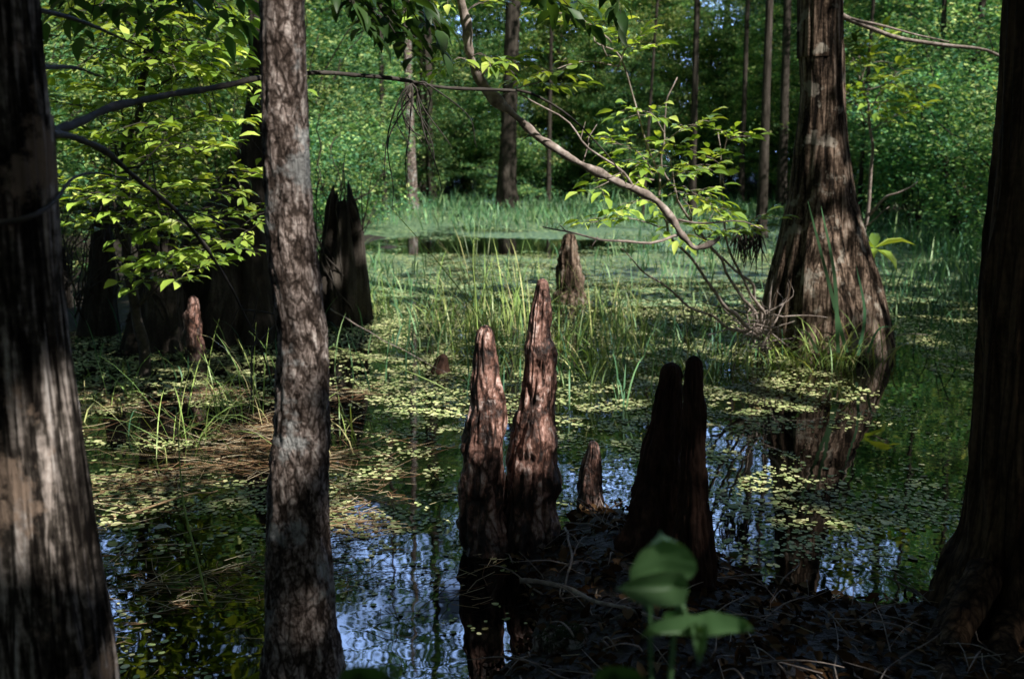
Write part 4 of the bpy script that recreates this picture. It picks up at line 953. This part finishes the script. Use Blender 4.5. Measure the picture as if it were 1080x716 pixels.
mb = MB(); n = 2600; u = rr.uniform(0, 6.28, n); v = rr.uniform(.25, 1.5, n); rad = .075 * (1 + .7 * (fbm(np.stack([np.cos(u) * np.cos(v) * 2.5, np.sin(u) * np.cos(v) * 2.5, np.sin(v) * 3], -1), 4, 6) - .5))
p_ = np.stack([c0[0] + 1.3 * rad * np.cos(u) * np.cos(v), c0[1] + rad * np.sin(u) * np.cos(v), c0[2] + rad * np.sin(v)], -1); p_ = p_[fbm(p_ * 18, 2, 1) > .45]
blades(mb, p_, rr.uniform(0, 6.28, len(p_)), .009, .3, .0022, .5, 3); mb.build('moss', M['moss'], t)

# ------------------------------------------------------------------ woodland around
def clump_cloud(r, centres, per, spread, zs=.6):
    c = np.repeat(centres, per, 0); return c + r.normal(size=c.shape) * np.array([1, 1, zs]) * spread
def make_shrub(name, seed, h, w, nclump, per, ll):
    r = np.random.default_rng(seed); t = thing(name, None, None)
    wood, fol = MB(), MB(); cs = []
    ns = 9
    for k in range(ns):
        az = r.uniform(0, 6.28); rad = w * r.uniform(.2, .9); top = np.array([math.cos(az) * rad, math.sin(az) * rad, h * r.uniform(.55, 1.0)])
        mid = top * [.35, .35, .55]; c = tube(wood, [[0, 0, -.1], mid, top], .022, .006, 5, 16, wob=.12, seed=seed + k)
        for j in range(nclump // ns):
            cs.append(c[r.integers(3, 16)] + r.normal(size=3) * [w * .28, w * .28, h * .09])
    cs = np.array(cs); cs[:, 2] = np.abs(cs[:, 2]) + .1
    p = clump_cloud(r, cs, per, .13 * w / 1.2, .45); p[:, 2] = np.abs(p[:, 2])
    n = len(p); l = ll * r.uniform(.45, 1.35, n)
    cards(fol, p, rdir(n, .4, r), norm(rdir(n, .6, r) * .7 + np.array([0, 0, 1])), l, l * .55)
    wood.build('stem', M['bark_far'], t); fol.build('foliage', M['leaf_far'], t)
    return t
def make_tree(name, seed, h, rad0, cr, z0, ncl, per, ll, fmat='leaf_far'):
    r = np.random.default_rng(seed); t = thing(name, None, None)
    bx, by = r.normal() * .25, r.normal() * .25
    rows = [[0, 0, -.2, rad0 * 1.9], [0, 0, .4, rad0 * 1.35], [bx * .2, by * .2, 1.5, rad0], [bx * .6, by * .6, h * .35, rad0 * .82], [bx, by, h * .7, rad0 * .5], [bx * 1.1, by, h, rad0 * .12]]
    mb = MB(); trunk(mb, rows, 20, 60, bark_disp(seed, .06, 3, 1.5, .08, 8)); mb.build('trunk', M['bark_far'], t)
    cl = catmull(np.array(rows)[:, :3], 60); wood, fol = MB(), MB(); cs = []
    nb = 30
    for k in range(nb):
        zt = z0 + (h - z0) * (k / nb) ** .9; i_ = np.argmin(abs(cl[:, 2] - zt)); s = cl[i_]; az = r.uniform(0, 6.28)
        lr = cr * (1 - .55 * (zt - z0) / (h - z0)) * r.uniform(.5, 1.15)
        e = s + [math.cos(az) * lr, math.sin(az) * lr, r.uniform(-.2, .9)]
        c = tube(wood, [s, (s + e) / 2 + [0, 0, .25], e], .03, .008, 4, 8, wob=.2, seed=seed * 3 + k)
        for j in range(ncl // nb): cs.append(c[r.integers(3, 8)] + r.normal(size=3) * [.35, .35, .22])
    p = clump_cloud(r, np.array(cs), per, .27, .22); n = len(p); l = .82 * ll * r.uniform(.5, 1.25, n)
    cards(fol, p, rdir(n, .4, r), norm(rdir(n, .6, r) * .7 + np.array([0, 0, 1])), l, l * .55)
    wood.build('limb', M['bark_far'], t); fol.build('crown', M[fmat], t)
    return t

shrubs = [make_shrub('shrub', 10, 2.0, 1.2, 90, 80, .062), make_shrub('shrub', 11, 2.8, 1.5, 108, 80, .065), make_shrub('shrub', 12, 1.4, 1.1, 72, 75, .055), make_shrub('shrub', 13, 3.6, 1.7, 135, 80, .07)]
treesP = [make_tree('tree', 20, 13, .13, 2.6, 1.6, 330, 46, .15), make_tree('tree', 21, 15, .17, 3.0, 3.0, 360, 46, .16), make_tree('tree', 22, 11, .10, 2.2, 1.0, 300, 46, .14), make_tree('tree', 23, 16, .20, 3.2, 4.5, 330, 46, .17)]
used = set()
def place(proto, x, y, rz, sc, label, cat, group):
    key = id(proto)
    o = proto if proto.name not in used else copy_tree(proto)
    used.add(proto.name)
    o.location = (x, y, float(ground_z(np.array([x]), np.array([y]))[0]) - .02); o.rotation_euler = (0, 0, rz); o.scale = (sc, sc, sc * rr.uniform(.9, 1.12))
    tag(o, label, cat, group); return o

# far bank shrubs
def XP(px, Yd): return (px - 540) / F * Yd
k_ = 0
for px in range(350, 1090, 26):
    Yd = 29.5 + rr.uniform(0, 3.5) - (4.5 if px > 900 else 0)
    x_ = XP(px + rr.uniform(-8, 8), Yd)
    if pond_sd(np.array([x_]), np.array([Yd]))[0] < .3: Yd += 2.5
    place(shrubs[k_ % 4], x_, Yd, rr.uniform(0, 6.28), rr.uniform(.8, 1.3), 'leafy green shrub in the thicket along the far shore', 'shrub', 'shrubs along the far shore'); k_ += 1
for px in range(380, 860, 30):
    Yd = 35.5 + rr.uniform(-1, 2)
    place(shrubs[(1, 3)[k_ % 2]], XP(px + rr.uniform(-8, 8), Yd), Yd, rr.uniform(0, 6.28), rr.uniform(1.1, 1.6), 'leafy green shrub in the thicket along the far shore', 'shrub', 'shrubs along the far shore'); k_ += 1
# left side thicket
for px, Yd, sc, s_ in [(330, 12, .9, 0), (300, 15, 1.2, 3), (240, 13, 1.0, 1), (180, 16, 1.2, 3), (120, 14, 1, 1), (60, 16, 1.2, 3), (20, 13, 1, 1), (370, 19, 1.0, 1), (345, 24, 1.2, 3), (390, 26, .9, 0), (250, 20, 1.3, 3), (130, 21, 1.4, 3), (40, 22, 1.4, 3), (310, 9.8, .5, 2), (60, 9.5, .6, 2), (-30, 11, 1.0, 1), (215, 10.5, .6, 2)]:
    place(shrubs[s_], XP(px, Yd), Yd, rr.uniform(0, 6.28), sc, 'leafy shrub in the thicket on the left side of the pond', 'shrub', 'shrubs left of the pond')
# right side thicket
for px, Yd, sc, s_ in [(960, 19, 1.1, 1), (1010, 17, 1.2, 3), (1060, 15, 1.1, 1), (1100, 13, 1.1, 3), (985, 22, 1.3, 3), (1040, 21, 1.4, 3), (930, 24, 1.1, 3), (1140, 11, 1.0, 1), (1085, 19, 1.4, 3), (1180, 14, 1.3, 3), (905, 26, .9, 1), (1000, 14.5, .6, 2), (1200, 9, 1, 1)]:
    place(shrubs[s_], XP(px, Yd), Yd, rr.uniform(0, 6.28), sc, 'leafy shrub in the thicket on the right side of the pond', 'shrub', 'shrubs right of the pond')
# wood beyond
thick = [make_tree('tree', 24, 7.5, .07, 2.6, .3, 420, 50, .15), make_tree('tree', 25, 9, .08, 2.9, .2, 450, 50, .16)]
for row, (Y0, st, sc0) in enumerate([(31.2, 74, .62), (33.5, 62, .85), (37, 58, 1.15), (43, 55, 1.5)]):
    for k, px in enumerate(range(-60, 1180, st)):
        Yd = Y0 + rr.uniform(-1.2, 1.8); place(thick[(k + row) % 2], XP(px + rr.uniform(-20, 20), Yd), Yd, rr.uniform(0, 6.28), sc0 * rr.uniform(.8, 1.15), 'low branched bushy tree in the dense green wall beyond the pond', 'tree', 'bushy trees beyond the pond')
for k, (px, Yd) in enumerate([(-120, 16), (10, 18), (90, 18.5), (170, 19), (260, 17), (320, 20), (950, 27), (1010, 24), (1080, 20), (1160, 16), (385, 29.5)]):
    place(thick[k % 2], XP(px, Yd), Yd, rr.uniform(0, 6.28), rr.uniform(.65, .9), 'low branched bushy tree at the side of the pond', 'tree', 'bushy trees at the sides of the pond')
spots = []
tries = 0
while len(spots) < 34 and tries < 9000:
    tries += 1
    Yd = rr.uniform(37, 62); px = rr.uniform(-160, 1240); x_ = XP(px, Yd)
    if any((x_ - a) ** 2 + (Yd - b) ** 2 < 6.0 for a, b in spots): continue
    spots.append((x_, Yd))
for k, (x_, y_) in enumerate(spots):
    place(treesP[k % 4], x_, y_, rr.uniform(0, 6.28), rr.uniform(.85, 1.25), 'slender leafy tree in the wood beyond the pond', 'tree', 'trees in the wood beyond the pond')
# side woods
for k, (px, Yd) in enumerate([(-60, 19), (60, 25), (150, 27), (235, 24), (310, 28), (-150, 14), (-260, 10), (360, 31), (20, 31), (-380, 15), (200, 33)]):
    place(treesP[(k * 3 + 1) % 4], XP(px, Yd), Yd, rr.uniform(0, 6.28), rr.uniform(.8, 1.1), 'leafy tree in the wood left of the pond', 'tree', 'trees left of the pond')
for k, (px, Yd) in enumerate([(960, 28), (1030, 25), (1100, 24), (1150, 29)]):
    place(treesP[(k * 3 + 2) % 4], XP(px, Yd), Yd, rr.uniform(0, 6.28), rr.uniform(.8, 1.1), 'leafy tree in the wood right of the pond', 'tree', 'trees right of the pond')
# unseen trees added around the viewpoint to block sky light and fill reflections
for k, (x_, y_) in enumerate([(-7, -3), (-4, -10), (2, -12), (13, -13), (-11, 3), (-9, -9), (-8, 7), (-6, -6), (7, -13.5)]):
    place(thick[k % 2], x_, y_, rr.uniform(0, 6.28), .9, 'leafy tree added unseen around the viewpoint to block sky light', 'tree', 'added sky blocking trees around the viewpoint')

for k, (px, Yd, sc) in enumerate([(330, 32, 1.2), (450, 31, 1.15), (590, 35, 1.2), (845, 33, 1.25), (930, 34, 1.3), (180, 30, 1.2)]):
    place(treesP[3 if k % 2 else 1], XP(px, Yd), Yd, rr.uniform(0, 6.28), sc, 'slender leafy tree in the wood beyond the pond', 'tree', 'trees in the wood beyond the pond')
# individual far trunks that can be told apart
def pole(px_top, px_bot, Yd, w, label, mat='bark_far', h=13, seed=0, crown=True):
    xb, xt = XP(px_bot, Yd), XP(px_top, Yd); zt = P(px_top, 0, Yd)[2]
    t = thing('tree', label, 'tree', (xb, Yd, 0), 'thin dark trunks before the wood' if label.startswith('thin dark trunk standing') else None); rad = w / F * Yd / 2; dx = (xt - xb) / zt
    rows = [[xb, Yd, -.2, rad * 1.9], [xb + dx * .5, Yd, .5, rad * 1.3], [xb + dx * 2, Yd, 2, rad], [xt, Yd, zt, rad * .85], [xb + dx * h, Yd, h, rad * .3]]
    mb = MB(); trunk(mb, rows, 28, 90, bark_disp(seed, .08, 3, 1.4, .08, 9)); mb.build('trunk', M[mat], t)
    r = np.random.default_rng(seed); nc_ = 26; cs = np.stack([r.normal(xb + dx * h * .8, 1.0, nc_), r.normal(Yd, 1.0, nc_), r.uniform(h * .7, h * 1.02, nc_)], -1)
    p = clump_cloud(r, cs, 30, .3, .35); n = len(p); l = .16 * r.uniform(.6, 1.2, n); f_ = MB(); cards(f_, p, rdir(n, .4, r), norm(rdir(n, .6, r) * .7 + np.array([0, 0, 1])), l, l * .55); f_.build('crown', M['leaf_far'], t)
pole(800, 802, 17, 9, 'tall slim trunk just left of the big cypress, far across the pond', seed=1)
pole(727, 728, 24, 7, 'thin dark pole like trunk above the airy bush', seed=2)
pole(541, 534, 27, 17, 'thick dark trunk rising behind the curved pale branch', seed=3)
pole(433, 436, 26, 9, 'pale whitish trunk above the left shore of the pond', 'bark_slim', seed=4)
for k in range(8):
    px = [408, 452, 575, 684, 778, 905, 975, 1035][k]; Yd = rr.uniform(20, 31) if px < 800 else rr.uniform(17, 24)
    pole(px + rr.normal() * 3, px + rr.normal() * 5, Yd, rr.uniform(2.5, 6), 'thin dark trunk standing before the green wall of the wood', seed=40 + k, h=rr.uniform(9, 13))
pole(818, 822, 26, 9, 'dark trunk partly hidden just left of the big cypress', seed=6)
pole(1015, 1003, 19, 8, 'slim dark trunk in the right hand thicket', seed=9)

# ------------------------------------------------------------------ light, world, camera
w = bpy.data.worlds.new('World'); scene.world = w; w.use_nodes = True
nt = w.node_tree; nt.nodes.clear()
sky = nt.nodes.new('ShaderNodeTexSky'); sky.sky_type = 'NISHITA'; sky.sun_disc = False
sky.sun_elevation = math.asin(SUN[2]); sky.sun_rotation = math.atan2(SUN[0], SUN[1])
bg = nt.nodes.new('ShaderNodeBackground'); bg.inputs[1].default_value = .05
wo = nt.nodes.new('ShaderNodeOutputWorld'); nt.links.new(sky.outputs[0], bg.inputs[0]); 
tcw = nt.nodes.new('ShaderNodeTexCoord'); cn = nt.nodes.new('ShaderNodeTexNoise'); cn.inputs['Scale'].default_value = 9; cn.inputs['Detail'].default_value = 6; nt.links.new(tcw.outputs['Generated'], cn.inputs[0])
cr_ = nt.nodes.new('ShaderNodeValToRGB'); cr_.color_ramp.elements[0].position = .42; cr_.color_ramp.elements[1].position = .56; nt.links.new(cn.outputs[0], cr_.inputs[0])
sx_ = nt.nodes.new('ShaderNodeSeparateXYZ'); nt.links.new(tcw.outputs['Generated'], sx_.inputs[0])
my_ = nt.nodes.new('ShaderNodeMapRange'); my_.inputs[1].default_value = .55; my_.inputs[2].default_value = .85; nt.links.new(sx_.outputs[1], my_.inputs[0])
mm_ = nt.nodes.new('ShaderNodeMath'); mm_.operation = 'MULTIPLY'; nt.links.new(cr_.outputs[0], mm_.inputs[0]); zz_ = nt.nodes.new('ShaderNodeMapRange'); zz_.inputs[1].default_value = .62; zz_.inputs[2].default_value = .52; nt.links.new(sx_.outputs[2], zz_.inputs[0])
mz_ = nt.nodes.new('ShaderNodeMath'); mz_.operation = 'MULTIPLY'; nt.links.new(my_.outputs[0], mz_.inputs[0]); nt.links.new(zz_.outputs[0], mz_.inputs[1]); nt.links.new(mz_.outputs[0], mm_.inputs[1])
cb = nt.nodes.new('ShaderNodeBackground'); cb.inputs[0].default_value = (.34, .53, 1, 1); cb.inputs[1].default_value = 9  # bright blue sky patch added ahead to reflect in the water
ms_ = nt.nodes.new('ShaderNodeMixShader'); nt.links.new(mm_.outputs[0], ms_.inputs[0]); nt.links.new(bg.outputs[0], ms_.inputs[1]); nt.links.new(cb.outputs[0], ms_.inputs[2]); nt.links.new(ms_.outputs[0], wo.inputs[0])
sd = bpy.data.lights.new('sun', 'SUN'); sd.energy = 7.5; sd.angle = R(.5); sd.color = (1, .955, .88)
so = bpy.data.objects.new('sun', sd); COL.objects.link(so); so.location = (6, -3, 12)
so.rotation_euler = Vector(tuple(SUN)).to_track_quat('Z', 'Y').to_euler()

cam = bpy.data.cameras.new('camera'); co = bpy.data.objects.new('camera', cam); COL.objects.link(co)
co.location = (0, 0, CAM_H); co.rotation_euler = (math.pi / 2 - PITCH, 0, 0)
cam.sensor_width = 36; cam.lens = 36 * F / 1080; cam.clip_start = .05; cam.clip_end = 600
cam.dof.use_dof = True; cam.dof.focus_distance = 3.5; cam.dof.aperture_fstop = 4.0
scene.camera = co
scene.render.resolution_x, scene.render.resolution_y = 1024, 678
scene.view_settings.view_transform = 'Standard'; scene.view_settings.look = 'None'; scene.view_settings.exposure = 0; scene.view_settings.gamma = 1
scene.render.engine = 'CYCLES'
cy = scene.cycles; cy.max_bounces = 7; cy.diffuse_bounces = 3; cy.glossy_bounces = 3; cy.transmission_bounces = 4; cy.transparent_max_bounces = 4
cy.use_denoising = True; cy.caustics_reflective = False; cy.caustics_refractive = False; cy.sample_clamp_indirect = 4
